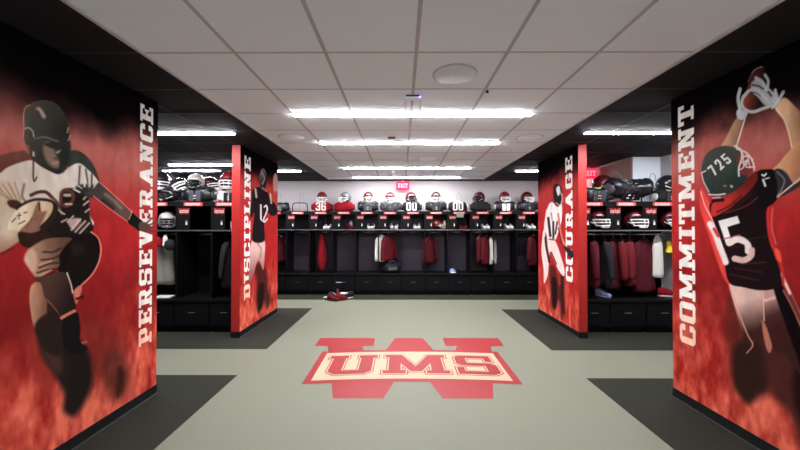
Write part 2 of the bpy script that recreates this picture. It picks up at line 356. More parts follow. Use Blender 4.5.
def art_perseverance(c):
    p, s = c.poly, c.stroke
    # smoke silhouettes at the runner's feet
    p([(84,318),(104,322),(124,340),(134,372),(128,402),(106,400),(92,380),(82,350)], (112,46,38), 9, .6)
    p([(20,330),(40,322),(44,360),(56,392),(46,400),(30,372)], (128,48,40), 6, .6)
    p([(40,335),(62,330),(84,345),(92,362),(92,385),(84,404),(74,416),(64,410),(64,394),(54,374),(42,356)], (34,28,25), 5)
    p([(36,330),(48,325),(60,350),(62,372),(54,372),(44,356)], (66,46,38), 5)
    p([(112,348),(122,356),(127,375),(122,394),(114,398),(108,385),(100,372),(104,356)], (84,42,36), 7, .75)
    p([(118,368),(125,372),(124,390),(117,395)], (45,26,24), 4, .8)
    # far shoulders
    p([(-50,168),(-20,160),(0,154),(12,151),(24,151),(30,163),(10,172),(-20,186),(-50,200)], grad((112,72,62),(92,52,46),(0,152),(0,175)))
    p([(60,156),(70,150),(78,151),(86,157),(93,167),(97,178),(98,186),(86,180),(70,170)], (62,62,58))
    # jersey
    p([(-50,205),(-30,184),(-5,174),(5,167),(18,162),(30,160),(40,167),(50,171),(60,172),(70,165),(78,163),(86,169),(93,176),(98,184),(97,192),(89,194),(87,204),(89,216),(91,226),(60,232),(30,232),(0,232),(-50,236)], grad((212,200,188),(196,172,152),(60,165),(-30,215)))
    p([(-50,215),(-30,190),(0,180),(10,184),(18,200),(16,208),(6,214),(-10,222),(-50,240)], (196,172,148), 2)
    for k in range(5):
        s([(-12+k*6,186-k),(2+k*4,196+k),(14,204)], 1.1, (120,92,74), .8, .7)
    p([(5,201),(14,200),(20,205),(16,209),(8,207)], (66,44,36), 1.2)
    s([(22,184),(20,196),(24,202)], 2.4, (110,84,74), 1, .8)
    # dark shadow side of the torso
    p([(60,190),(72,188),(86,193),(88,206),(89,218),(92,230),(80,236),(50,244),(38,246),(36,236),(46,226),(54,214),(58,204)], (34,29,27), 1.4)
    for a, b in (((66,222),(72,216)),((70,230),(79,219)),((74,232),(84,221)),((78,234),(88,223)),((82,199),(87,194)),((82,205),(87,201)),((84,212),(88,209)),((60,222),(66,219))):
        s([a, b], 1.5, (196,172,158), .6)
    p([(66,221),(76,218),(80,222),(72,230)], (205,182,168), 1.2, .8)
    s([(72,231),(80,221)], 1.1, (60,42,36), .5); s([(76,233),(86,221)], 1.1, (60,42,36), .5)
    # numerals
    s([(29,195),(36,192),(44,192),(50,197)], 3.4, (78,48,42), .7); s([(50,197),(56,203),(60,214)], 2.6, (92,70,62), .7)
    s([(59,199),(60,192),(66,190),(71,193),(71,200),(66,206),(60,204),(59,199)], 3.2, (96,58,48), .7)
    s([(63,195),(68,195)], 3, (190,168,154), .7); s([(64,204),(70,204)], 2, (200,180,165), .6)
    s([(54,205),(58,211),(63,214)], 1.3, (205,188,174), .6); s([(48,221),(53,214),(55,209)], 1.8, (160,120,108), .6)
    # sleeve folds on the far arm
    p([(74,186),(84,184),(96,186),(100,194),(92,198),(80,194)], (52,50,47), 1.5)
    for a, b, cc in (((78,166),(77,186),(90,80,74)),((84,169),(87,188),(96,88,82)),((90,174),(90,190),(70,68,64)),((94,182),(92,190),(205,190,180)),((81,168),(83,186),(222,208,198)),((88,174),(88,186),(210,196,186))):
        s([a, b], 1.8, cc, .7)
    s([(72,189),(78,192)], 1.6, (220,205,196), .6); s([(74,184),(80,188)], 1.2, (215,200,190), .6)
    # helmet and face
    p([(21,124),(20,114),(22,107),(27,103),(34,100),(42,99),(50,101),(57,106),(62,113),(65,122),(67,132),(68,143),(68,154),(66,163),(62,171),(56,174),(48,171),(39,166),(31,160),(26,152),(23,144),(21,136)], grad((84,80,72),(46,46,42),(24,112),(66,128)))
    p([(50,141),(67,140),(68,158),(64,168),(60,172),(57,160)], (48,52,48), 2)
    p([(36,110),(33,108),(36,106),(40,110),(43,116),(40,117)], (196,168,156), 1.6, .9)
    s([(27,104),(22,107),(20.5,116),(21,126),(20.5,136)], 1, (196,140,122), .5)
    s([(22,128),(26,127),(30,131),(31,136)], 1.3, (178,160,146), .6)
    s([(32,138),(42,136.5),(50,139),(56,141)], 1.4, (112,110,100), .7)
    p([(41,144),(46,141),(51,146),(54,155),(58,163),(55,168),(49,166),(44,160),(41,152)], (136,112,98), 2.4, .95)
    p([(41,143),(55,142),(58,147),(50,148)], (52,48,44), 1.6)
    s([(55,152),(59,150)], 2.2, (170,148,138), .9); s([(52,158),(57,158)], 1.6, (92,62,56), .7); s([(51,163),(57,162)], 2.2, (160,134,120), .9)
    s([(66,127),(65,132)], 1, (200,170,160), .5); s([(68,135),(66,140)], 1, (190,150,140), .5)
    p([(58,150),(66,148),(64,164),(58,168)], (46,46,43), 2)
    s([(31,152),(31,166),(31,176),(32,181),(34.5,177)], 1.5, (62,46,40), .6); s([(31,152),(31,155)], 2, (190,170,160), .6)
    s([(25,146),(26,152)], 2.5, (150,104,90), 1, .8)
    # football with the near arm round it
    p([(14,210),(22,202),(34,198),(48,199),(56,205),(55,216),(48,226),(40,234),(30,234)], (46,36,31), 1.2)
    p([(6,229),(8,219),(14,211),(22,205),(32,201),(42,201),(50,203),(51,209),(47,217),(39,225),(28,231),(16,232)], grad((226,208,178),(190,160,128),(15,215),(48,222)))
    for a, b in (((10,222),(14,218)),((15,216),(19,215)),((17,213),(17,219)),((22,213),(25,212)),((17,224),(23,221))): s([a, b], 1.1, (62,48,42), .4)
    p([(34,205),(38,201),(39,211),(45,211),(42,219),(38,228),(40,233),(28,236),(17,234),(20,228),(29,219)], (134,96,80), 1.2)
    s([(37,203),(38,210)], 1.6, (70,42,38), .6); s([(30,218),(24,228)], 1, (100,66,54), .6)
    p([(-50,236),(-20,233),(0,230),(17,231),(18,240),(12,245),(0,252),(-20,258),(-50,266)], grad((206,186,160),(160,120,98),(0,232),(2,252)), .9)
    p([(17,232),(30,233),(42,230),(50,236),(42,243),(30,248),(21,246),(17,240)], (52,34,29), 1.1)
    s([(0,254),(12,248)], 1.4, (80,40,38), .8)
    # far arm reaching over the lettering
    p([(84,193),(92,188),(98,182),(106,190),(115,198),(124,206),(132,213),(140,221),(142,231),(133,227),(124,220),(113,212),(101,203),(92,197)], grad((64,60,56),(96,76,70),(90,190),(125,212)), .7)
    s([(104,194),(112,200),(120,208)], 3, (138,116,108), 1.4, .8); s([(101,200),(112,208)], 3, (44,36,34), 1.2, .8)
    s([(98,182),(106,189),(115,197),(131,212)], .9, (210,130,112), .4); s([(92,196),(101,203),(113,212),(130,224)], .9, (206,120,104), .4)
    p([(130,212),(136,217),(142,222),(139,231),(133,227),(127,222)], (26,27,26), .6)
    s([(131,211),(128,219)], 1, (200,160,130), .5)
    for q in ([(144,224),(148,221),(151,218)], [(146,226),(151,224),(156,222)], [(146,228),(152,227),(157,226)], [(145,230),(150,231),(156,231)]): s(q, 1.6, (84,54,48), .5)
    p([(139,222),(146,223),(149,227),(148,232),(143,232),(138,229)], (88,62,56), .7)
    # shorts and legs
    p([(36,280),(52,278),(62,290),(64,320),(56,330),(38,328),(36,305)], (52,38,33), 1.2)
    p([(40,243),(55,236),(70,235),(88,233),(96,236),(99,246),(98,260),(92,273),(84,282),(74,290),(64,290),(58,280),(56,262),(48,252)], (27,21,21), .9)
    p([(70,246),(80,243),(84,250),(74,256)], (48,40,36), 3, .6)
    s([(90,232),(97,238),(100,249),(98,262),(91,275),(80,286)], 1.2, (226,142,122), .5)
    p([(23,260),(27,250),(38,242),(50,238),(70,238),(64,246),(58,256),(58,266),(48,272),(38,278),(33,276),(28,268)], grad((176,138,114),(96,68,56),(28,256),(62,252)), 1)
    p([(23,258),(28,249),(34,252),(36,264),(32,272),(26,266)], (196,160,136), 2)
    for q in ([(38,268),(48,264),(57,263)], [(36,273),(46,270),(56,269)], [(35,279),(44,276),(54,272)], [(40,260),(50,259),(58,256)], [(42,252),(52,252),(60,248)]): s(q, 1.5, (48,30,27), .8)
    for q in ([(38,265),(50,261)], [(37,277),(50,270)]): s(q, 1.2, (196,150,128), .8)
    p([(33,283),(40,283),(47,292),(46,306),(46,320),(42,330),(34,328),(29,306),(29,290)], grad((196,146,118),(116,82,64),(29,300),(44,300)), 1)
    p([(33,278),(44,276),(62,272),(69,283),(72,296),(75,311),(61,318),(52,309),(44,298),(40,284)], grad((74,54,46),(40,28,27),(46,290),(70,300)), .9)
    s([(66,273),(70,284),(72,293)], 1.2, (220,200,184), .5)
    s([(46,300),(53,307),(60,317)], .9, (138,92,72), .5)
    p([(34,326),(42,316),(54,312),(62,320),(64,345),(60,356),(46,352),(38,340)], (44,33,29), 2)
    p([(62,322),(76,312),(80,326),(80,342),(87,347),(84,352),(66,352)], (26,22,22), 1)
    s([(61,318),(68,314),(74,311)], 3, (198,118,96), .6); s([(82,343),(86,342)], 1.5, (170,100,84), .6)
    p([(73,292),(78,286),(81,287),(80,294),(77,302),(75,303)], (196,116,98), .8); s([(76,299),(82,297)], 2.5, (48,24,24), .7)

def art_commitment(c):
    p, s = c.poly, c.stroke
    # smoke silhouettes
    p([(731,292),(760,296),(800,310),(845,340),(845,420),(800,420),(770,395),(748,398),(733,380),(726,350),(722,320)], (84,36,32), 7, .8)
    p([(742,325),(760,318),(772,340),(772,375),(758,390),(744,372)], (60,34,29), 5, .9)
    p([(732,345),(748,338),(762,350),(766,372),(762,386),(754,394),(746,403),(738,396),(731,386),(730,366)], (48,30,26), 5)
    p([(762,330),(800,335),(845,360),(845,470),(800,450),(786,412),(772,394),(764,372)], (72,38,34), 6)
    p([(800,345),(845,360),(845,470),(806,430),(790,395)], (34,18,20), 6)
    # legs
    p([(727,281),(740,286),(758,289),(775,287),(786,300),(800,326),(815,360),(800,375),(780,352),(768,345),(759,322),(755,336),(748,346),(740,332),(733,308)], grad((206,170,158),(58,34,30),(748,298),(756,330)), .9)
    p([(760,289),(775,287),(784,304),(790,340),(775,352),(764,330)], grad((190,140,130),(60,32,30),(766,296),(772,314)), 1.2, .8)
    s([(763,300),(772,297)], 2.6, (224,196,188), 1.2, .8); s([(760.5,290),(761.5,320)], .9, (222,184,170), .5)
    s([(727.5,284),(732,298),(737,313),(745,334),(750,344),(744,352)], 1.1, (214,150,126), .5)
    p([(759,321),(763,325),(767,337),(769,346),(766,352),(762,342)], (176,112,90), 1.1)
    p([(771,288),(779,285),(790,305),(806,345),(820,400),(806,390),(790,345)], (22,15,17), 1)
    s([(779,274),(786,290),(796,312),(812,340),(845,400)], 3, (232,196,176), .8); s([(781,290),(792,312),(805,345)], 1.6, (166,100,88), .7)
    s([(788,296),(800,322),(830,380)], 4, (110,46,42), 1.2)
    # jersey
    p([(700,188),(706,198),(712,212),(718,226),(723,250),(728,282),(722,278),(714,256),(706,230),(699,208)], (216,72,66), .8)
    p([(709,204),(724,198),(738,186),(752,174),(762,170),(774,171),(779,182),(776,196),(768,205),(765,220),(767,240),(773,256),(778,272),(778,286),(760,290),(742,287),(727,282),(722,258),(716,234),(711,218)], (30,20,22), .8)
    p([(710,212),(712,203),(724,198),(740,184),(752,174),(757,174),(757,180),(748,192),(736,202),(726,210),(712,217)], grad((190,56,50),(96,32,32),(715,205),(755,190)), 1.2)
    s([(716,212),(728,206),(740,196)], 1.4, (70,24,24), .8); s([(722,214),(738,204),(750,194)], 1.5, (60,28,28), .9); s([(725,213),(745,206),(758,196)], 1.1, (96,52,50), .7)
    s([(700,192),(704,206),(712,222),(722,250)], 1, (240,180,170), .5)
    s([(709,224),(714,234),(718,246),(722,256),(724,262)], 6, (226,212,206), .8)
    s([(713,229),(717,236)], 3, (196,50,52), .8); s([(718,222),(723,240),(728,258)], 1.2, (30,20,22), .5)
    for a, b, cc, w in (((733,268),(760,272),(62,34,36),1.5),((728,274),(756,280),(66,36,38),1.5),((740,264),(764,262),(70,44,44),1.2),((745,240),(765,236),(52,40,42),1)): s([a, b], w, cc, .8)
    # number 5
    p([(717,221),(736,216),(738.5,223),(726,227),(730,241),(725,245),(722,236)], (228,222,214), .6, smooth=False)
    s([(728,243),(734,239.5),(740,240),(746,245),(746.5,251)], 6.6, (222,206,198), .6)
    s([(733,258.5),(742,260),(749,256),(750,250)], 6, (206,170,160), .6)
    s([(729,248),(741,246)], 4, (44,22,22), .7)
    s([(722,239),(738,235)], 1.2, (150,90,84), .6)
    # right rim
    s([(769,203),(766,214),(768,230),(771,246),(777,258),(780,270),(781,282)], 2.6, (188,52,46), .9)
    s([(771,208),(770,226),(774,244)], 1, (230,120,104), .5); p([(773,248),(778,252),(779,262),(774,258)], (226,84,64), 1)
    # arms
    p([(737,118),(743,120),(741,130),(737,141),(734,149),(728,151),(720,148),(726,137),(732,125)], grad((206,160,122),(120,92,74),(724,135),(741,138)), .7)
    s([(746,114),(741,130),(736,146)], 1.3, (226,212,206), .5)
    p([(774,108),(780,100),(785,98),(792,104),(802,114),(820,128),(845,150),(845,200),(815,168),(800,152),(791,150),(788,136),(784,122)], grad((212,170,132),(130,88,68),(786,125),(806,125)), .8)
    p([(771,172),(778,163),(790,149),(800,141),(830,140),(845,160),(845,190),(810,168),(798,182),(788,192),(778,182)], grad((214,160,118),(150,96,74),(780,165),(806,172)), .8)
    s([(776,109),(783,119),(788,134),(791,148)], 1, (240,214,190), .5)
    # sleeve
    p([(757,174),(764,170),(774,171),(778,184),(776,198),(768,206),(758,206)], (24,20,22), 1)
    p([(773,171),(779,169),(786,174),(793,184),(803,177),(812,172),(806,180),(793,190),(777,197),(776,184)], (52,50,54), .8)
    s([(776,172),(783,180),(780,190),(776,196)], 1.3, (130,132,138), .8)
    s([(845,150),(812,168),(797,180),(786,189),(776,197)], 1.3, (232,190,176), .5)
    s([(761,175),(763,176),(765,174)], 1.6, (226,222,220), .4); s([(762,180),(764,186)], 2, (222,220,218), .5); s([(764,179),(768,178)], 1.2, (216,214,212), .4)
    # helmet
    p([(702,180),(701,169),(703,159),(709,151),(718,147),(728,146),(737,150),(743,156),(746,165),(747,175),(743,184),(735,190),(724,196),(712,196),(706,190)], grad((72,74,68),(44,54,50),(710,155),(725,190)), .8)
    p([(737,155),(744,157),(750,162),(752,172),(748,176),(738,172)], (120,54,52), 1)
    for q, w in (([(734,146),(740,150),(741,158),(738,168),(738,176)], 1.8), ([(736,149),(744,152),(750,158),(753,166),(753,170)], 1.4), ([(742,154),(743,166)], 1.2), ([(741,158),(747,156),(752,160)], 1.2), ([(741,163),(747,161),(745,167),(753,167)], 1.2), ([(747,156),(749,168)], 1.1), ([(738,170),(742,168),(746,160)], 1.2)):
        s(q, w, (216,206,202), .45)
    s([(701,174),(703,182),(708,192)], 1, (232,200,190), .5); s([(701,173),(705,171)], 1.2, (214,210,206), .5)
    s([(708,194.5),(716,195),(724,194)], 1.2, (216,212,208), .5); s([(712,198),(719,197.5)], 1.1, (200,190,186), .5); s([(712,201),(722,200)], 3, (26,26,28), .8)
    s([(723,186),(725,186)], 1.6, (150,96,84), .6); s([(730,186),(731,187)], 2, (196,176,164), .6)
    ca, sa = math.cos(-.72), math.sin(-.72)
    for ch, ox, oy in (('7', 713.5, 176.5), ('2', 720, 170.5), ('5', 727, 165)):
        for q in GL[ch][1]:
            q = [((a)*9.0, -b*11) for a, b in q]
            p([(ox+a*ca-b*sa, oy+a*sa+b*ca) for a, b in q], (224,220,214), .45, smooth=False)
    # football and gloves
    p([(745,104),(746,92),(750,80),(753,71),(759,67),(764,66),(765,74),(763,84),(758,92),(752,98)], grad((104,54,46),(52,28,26),(747,85),(764,85)), .8)
    s([(752,73),(756,69),(762,67)], 1, (166,150,146), .5); s([(748,82),(751,75)], 1, (140,90,80), .5)
    p([(751,84),(757,79),(764,84),(772,91),(778,96),(777,106),(772,108),(764,105),(758,98),(752,92)], (168,168,170), .9)
    p([(743,103),(745,97),(751,95),(758,99),(759,106),(755,110),(748,110),(744,107)], grad((140,66,50),(40,26,24),(746,102),(758,106)), .7)
    GC = (186,186,188)
    s([(740,89),(738,98),(739,106),(741,114)], 3.4, GC, .6)
    s([(744,96),(749,91),(756,90),(762,95),(768,102)], 3.4, GC, .6); s([(743,97),(741.5,103),(744,109),(752,112),(762,109),(770,106)], 3.2, GC, .6)
    s([(756,78),(762,82),(766,89)], 3.4, GC, .6); s([(765,75),(768,81),(767,90)], 2.8, GC, .6)
    s([(775,90),(776,97),(772,102)], 2.8, GC, .6); s([(783,92),(779,99),(774,106)], 3, GC, .6)
    s([(752,85),(758,86),(763,89)], 1.4, (38,28,30), .6); s([(750,92),(756,93),(760,96)], 1, (70,60,62), .5); s([(768,92),(771,96)], 2, (60,54,56), .7)
    p([(737,110),(747,112),(745,118),(742,120),(737,118)], GC, .6); s([(772,108),(778,100)], 2.4, (200,200,202), .6)

def art_discipline(c):
    p, s = c.poly, c.stroke
    p([(254,264),(265,268),(268,285),(271,300),(267,309),(264,300),(262,308),(258,313),(256,298),(257,282)], (70,32,30), 2.4, .95)
    p([(259,285),(264,285),(263,304),(258,310)], (34,24,22), 1.6, .9)
    p([(252,240),(264,240),(264.5,256),(263,270),(260,262),(257,262),(253,276),(249,284),(249.5,262)], grad((206,168,160),(120,66,60),(257,250),(256,284)), .7)
    s([(258,244),(261,250),(259,262)], 1, (140,100,94), .6)
    p([(251,200),(252,190),(257,187),(262,188),(267,192),(270,199),(275,204),(277,213),(272,216),(266,212),(264,225),(264,241),(252.5,241),(253,224),(254,213),(251,218),(249.5,212)], (34,26,28), .7)
    s([(255,189),(256,197)], 2, (170,158,156), .6); s([(270,194),(271,203)], 1.6, (190,160,154), .6)
    p([(259,175),(261,169),(264,169),(266.5,175),(266,184),(264,190),(260.5,188),(259,182)], grad((96,88,88),(40,36,38),(260,175),(266,180)), .6)
    s([(261,172),(264,178),(262,184)], 1, (150,140,140), .5); s([(262,188),(266,191)], 1.6, (150,104,92), .6)
    p([(273,177),(275,173),(277,176),(277.5,183),(277,192),(274.5,196),(273,188)], (172,128,120), .7)
    s([(275,192),(276,204)], 2, (150,60,60), .6)
    s([(260.5,205),(260.7,219)], 1.6, (222,214,210), .4); s([(260.7,219),(262,221)], 1.2, (222,214,210), .4)
    s([(264,207),(266,205.5),(267,209),(265.5,214),(263.5,219),(264,222),(267,219)], 1.4, (222,214,210), .4)

def art_courage(c):
    p, s = c.poly, c.stroke
    p([(549,268),(555,268),(559,285),(563,274),(564,292),(563,315),(560,318),(558,300),(555,309),(551,304)], (76,34,32), 2.2, .9)
    p([(551,280),(556,280),(556,304),(552,305)], (34,22,24), 1.6, .9); s([(562,270),(561,285),(563,312)], 3, (46,26,24), 1.2, .8)
    p([(544,230),(553,238),(557,246),(561,258),(564,270),(563,276),(558,270),(552,256),(549.5,252),(548,266),(547,276),(543.5,283),(543,268),(541,252),(542,238)], (222,194,188), .6)
    s([(545,232),(546,246),(549,262)], 2.2, (50,30,34), .6); s([(551,252),(556,264)], 1, (60,36,38), .5)
    p([(546,216),(548,206),(552,202),(557,207),(561,203),(562,212),(561,222),(558,232),(554,241),(548,238),(545,230)], (222,212,206), .6)
    for a, b, cc, w in (((548,218),(550,236),(52,30,34),2.4),((553,222),(553,238),(60,32,36),2),((551,213),(552,220),(120,92,92),1),((557,222),(555,234),(70,38,42),1.6)): s([a, b], w, cc, .6)
    s([(549,239),(554,240)], 1.4, (150,40,44), .5)
    s([(547,210),(545,224),(544,236)], 2, (224,196,188), .5); s([(558,214),(559.5,228),(562,240),(565,246)], 2, (196,110,96), .5)
    s([(558,228),(561,242),(565,248)], 1, (60,34,34), .5)
    p([(563,246),(568,248),(572,251),(573,256),(570,258),(566,252)], (46,38,42), .6)
    p([(553,192),(554,185),(558,184),(561,187),(562,194),(561,203),(558,206),(554,202)], (44,38,42), .6)
    p([(556,189),(559,186),(560,192),(558,196)], (214,206,204), .6); s([(559.5,190),(562,198),(560,205),(556,203)], 1, (196,170,166), .4); s([(562,194),(563,202)], .9, (206,120,110), .4)

def panel(name_lbl, xw, side, y0, y1, step, art, txt, tx, th, tcol, seed, glow, extra=''):
    """xw: x of the printed face, side +1 = panel body lies to +x. tx = (y of letter base edge, y of letter top edge), th = (z0, z1)"""
    root = thing('mural_panel', name_lbl, 'wall panel', (xw, (y0+y1)/2, 0))
    yo = (y0+y1)/2; d = .12*side
    xa, xb = sorted((.002*side, d))
    MB().box(xa, xb, y0-yo, y1-yo, .09, CEIL-.001).build('panel_core', M['redpaint'], root)
    xa, xb = sorted((-.004*side, d+.002*side))
    MB().box(xa, xb, y0-yo-.004, y1-yo+.004, 0.003, .09).build('baseboard', M['black'], root)
    xa, xb = sorted((-.012*side, -.004*side))
    MB().box(xa, xb, y0-yo, y1-yo, 0.003, .012).build('floor_trim', M['alu'], root)
    ny = int((y1-y0)/step)+1; nz = int((CEIL-.09)/step)+1
    ys = np.linspace(y0, y1, ny); zs = np.linspace(.09, CEIL-.001, nz)
    Yg, Zg = np.meshgrid(ys, zs); Y = Yg.ravel(); Z = Zg.ravel()
    px = 401.5+F*xw/Y; py = 228.5-(Z-EYE)*F/Y          # artwork coordinates of each point of the print
    # background of the print: black top, red middle, orange smoke at the foot
    n1 = fbm(Y*3+seed, Z*3, seed); n2 = fbm(Y*9+seed, Z*4, seed+5); n3 = fbm(Y*22, Z*9, seed+9)
    C = np.zeros((len(Y), 3))
    red = np.array([160,42,42.]); hazy = np.array([176,108,98.]); blk = np.array([12,9,10.]); smoke = np.array([212,104,82.]); dsm = np.array([150,40,34.])
    low = np.clip((1.55-Z)/.5, 0, 1)*glow
    C[:] = red*(.93+.14*n1[:, None])*(1-.24*low[:, None])
    k = (np.clip((Z-1.62)/.45, 0, 1)**1.3*(.75+.25*np.clip(n1*1.6-.2, 0, 1))*glow)[:, None]; C = C*(1-k)+hazy*k
    k = np.clip((Z-2.17+(n1-.5)*.3)/.36, 0, 1); k = (k*k*(3-2*k))[:, None]; C = C*(1-k)+blk*k
    top = .98+.75*(n1-.5)
    k = np.clip((top-Z)/.5, 0, 1)[:, None]
    sm = dsm+(smoke-dsm)*np.clip((n2*.6+n3*.4)*2.8-.95+np.clip((.5-Z)*.6,0,.3), 0, 1)[:, None]; C = C*(1-k)+sm*k
    cv = Canvas(px, py, C)
    FX = 1
    # lettering first, the figure's hand may lie over it
    ps, w = text_polys(txt, .1)
    z0, z1 = th
    tc = np.array(tcol, float)
    def tcf(idx_x, idx_y): return tc
    for q in ps:
        q2 = [(tx[0]+(tx[1]-tx[0])*b, z0+(z1-z0)*a/w) for a, b in q]
        zz = np.mean([a[1] for a in q2]); f = min(1, max(0, (zz-.45)/.5))
        f2 = min(1, max(0, (2.75-zz)/.7)); 
        col = np.array([238,176,150.])*(1-f)+tc*f
        cv.poly(q2, col, step*.55, 1, False, X=Y, Y=Z)
    art(cv)
    C = np.clip(cv.C*(.90+.20*n3[:, None]), 0, 255)/255; C = C+(C*C*(3-2*C)-C)*.12
    L = np.where(C <= .04045, C/12.92, ((C+.055)/1.055)**2.4)
    vs = np.zeros((len(Y), 3)); vs[:, 0] = 0; vs[:, 1] = Y-yo; vs[:, 2] = Z
    me = bpy.data.meshes.new('printed_mural')
    ii = (np.arange(nz-1)[:, None]*ny+np.arange(ny-1)[None, :]).ravel()
    fs = np.stack([ii, ii+1, ii+ny+1, ii+ny], 1) if side > 0 else np.stack([ii, ii+ny, ii+ny+1, ii+1], 1)
    if side > 0: fs = fs[:, ::-1]
    else: fs = fs[:, ::-1]
    me.vertices.add(len(vs)); me.vertices.foreach_set('co', vs.ravel())
    me.loops.add(fs.size); me.loops.foreach_set('vertex_index', fs.ravel().astype(np.int32))
    me.polygons.add(len(fs)); me.polygons.foreach_set('loop_start', (np.arange(len(fs))*4).astype(np.int32))
    me.update(calc_edges=True)
    at = me.color_attributes.new('ink', 'FLOAT_COLOR', 'POINT')
    at.data.foreach_set('color', np.concatenate([L, np.ones((len(L), 1))], 1).ravel())
    me.materials.append(MURAL)
    o = bpy.data.objects.new('printed_mural', me); COL.objects.link(o); o.parent = root
    o['label'] = extra
    return root
MURAL = bpy.data.materials.new('printed_vinyl_mural'); MURAL.use_nodes = True
_nt = MURAL.node_tree; _a = _nt.nodes.new('ShaderNodeAttribute'); _a.attribute_name = 'ink'
_b = _nt.nodes['Principled BSDF']; _nt.links.new(_a.outputs['Color'], _b.inputs['Base Color'])
_b.inputs['Roughness'].default_value = .7; _b.inputs['Specular IOR Level'].default_value = .0

panel('left foreground red panel with PERSEVERANCE lettering and vintage football player', -2.30, -1, 1.75, 3.23, .0048, art_perseverance,
      'PERSEVERANCE', (3.165, 3.01), (.51, 2.655), (226,220,210), 11, .95, 'printed player in old leather helmet carrying a ball through smoke')
panel('right foreground red panel with COMMITMENT lettering and player catching a ball', 2.50, 1, 1.75, 3.19, .0048, art_commitment,
      'COMMITMENT', (2.945, 3.11), (.54, 2.64), (226,220,210), 23, .95, 'printed player seen from behind reaching up with white gloves')
panel('left rear red panel with DISCIPLINE lettering beside the lockers', -2.29, -1, 4.87, 6.35, .0085, art_discipline,
      'DISCIPLINE', (5.20, 5.0), (.50, 2.62), (226,220,210), 31, .25, 'printed player in black number 12 jersey')
panel('right rear red panel with COURAGE lettering beside the lockers', 2.50, 1, 4.87, 6.30, .0085, art_courage,
      'COURAGE', (5.04, 5.25), (.76, 2.62), (226,220,210), 43, .25, 'printed player in white jersey leaning forward')

# ------------------------------------------------------------------ ceiling fittings
def led(x0, x1, y, m, label, group):
    r = thing('ceiling_light', label, 'ceiling light', ((x0+x1)/2, y, CEIL), 0, group)
    h = (x1-x0)/2
    MB().box(-h-.01, h+.01, -.042, .042, -.011, -.0005).build('housing', M['white'], r)
    MB().box(-h, h, -.032, .032, -.019, -.011).build('diffuser', M[m], r)
G1 = 'long light bars across the white ceiling'; G2 = 'short light bars in the black ceiling'
led(-1.12, 1.34, 3.55, 'led', 'nearest and longest light bar across the white ceiling', G1)
led(-1.12, 1.34, 4.74, 'led', 'second nearest long light bar across the white ceiling', G1)
led(-1.12, 1.34, 6.70, 'led', 'third long light bar from the front on the white ceiling', G1)
led(-1.12, 1.34, 7.95, 'led', 'farthest long light bar on the white ceiling, nearest the back wall', G1)
for y in (-1.6,): led(-1.12, 1.34, y, 'led', 'light bar on the white ceiling behind the viewer', G1)
led(-3.30, -2.08, 4.24, 'ledb', 'front light bar in the black ceiling above the left locker bay', G2)
led(3.56, 4.27, 4.24, 'ledb', 'added light bar, unseen behind the COMMITMENT panel, brightening the right bay', G2)  # bar added to brighten the alcove wall, itself out of sight
led(-4.62, -3.40, 4.24, 'ledb', 'added light bar, unseen behind the PERSEVERANCE panel, brightening the left bay', G2)  # counterpart bar added out of sight to light the left bay gear
led(2.27, 3.49, 4.24, 'ledb', 'light bar in the black ceiling above the right locker bay', G2)
led(-4.30, -3.08, 6.35, 'ledb', 'upper of two close light bars seen above the left locker helmets', G2)
led(-4.86, -3.72, 7.0, 'ledb', 'lower of two close light bars seen above the left locker helmets', G2)
led(-3.29, -2.08, 7.05, 'ledb', 'light bar in the black ceiling just right of the DISCIPLINE panel', G2)
led(2.35, 3.57, 7.05, 'ledb', 'light bar in the black ceiling just left of the COURAGE panel', G2)
for x in (-3.3, 2.27): led(x, x+1.22, .9, 'ledb', 'light bar in the black ceiling beside the viewer', G2)

def disc(r, y, z0, z1, n=40):
    m = MB(); m.loft([[(r_*math.cos(2*math.pi*k/n), r_*math.sin(2*math.pi*k/n), z) for k in range(n)] for r_, z in ((r, z0), (r, z1+.002), (r*.985, z1))]); return m
for x, y, lab in ((.41, 2.64, 'large round ceiling speaker nearest the viewer, right of centre'), (-1.43, 4.47, 'round ceiling speaker at the left edge of the white ceiling'),
                  (1.68, 4.5, 'round ceiling speaker at the right edge of the white ceiling'), (.45, 5.85, 'farthest round ceiling speaker, between the second and third light bars')):
    r = thing('ceiling_speaker', lab, 'speaker', (x, y, CEIL), 0, 'round ceiling speakers')
    near = y < 3
    disc(.172, 0, -.0005, -.008 if near else -.003).build('rim', M['tgrid'], r)
    disc(.158, 0, -.002, -.010 if near else -.0045).build('grille', M['spk'] if near else M['tile'], r)
r = thing('ceiling_bracket', 'small metal bracket box hanging from the white ceiling before the first light bar', 'bracket', (.10, 3.08, CEIL))
MB().box(-.075, .075, -.03, .03, -.03, -.0005).build('housing', M['tile'], r, bevel=.004)
MB().box(-.06, .06, -.036, -.0305, -.014, -.003).build('slot', M['dark'], r)
for x in (-.07, .062): MB().box(x-.002, x+.010, -.036, -.026, -.155, -.03).build('arm', M['white'], r)
MB().box(.05, .072, -.037, -.0305, -.03, -.016).build('indicator', M['violet'], r)
tag(MB().box(-.10, .0, -.015, .015, -.018, -.0005).build('ceiling_vent', M['dark'], loc=(-.08, 4.47, CEIL)), 'small dark slot in the white ceiling behind the first light bar', 'vent')
r = thing('sprinkler', 'small white sprinkler on the ceiling between third and fourth light bars', 'sprinkler', (-.18, 7.2, CEIL))
disc(.04, 0, -.0005, -.012).build('escutcheon', M['white'], r); MB().tube([(0,0,-.012),(0,0,-.05)], .012).build('head', M['white'], r)
tag(disc(.012, 0, -.0005, -.02).build('sprinkler', M['dark'], loc=(.74, 2.96, CEIL)), 'tiny dark sprinkler point beside the large near ceiling speaker', 'sprinkler')

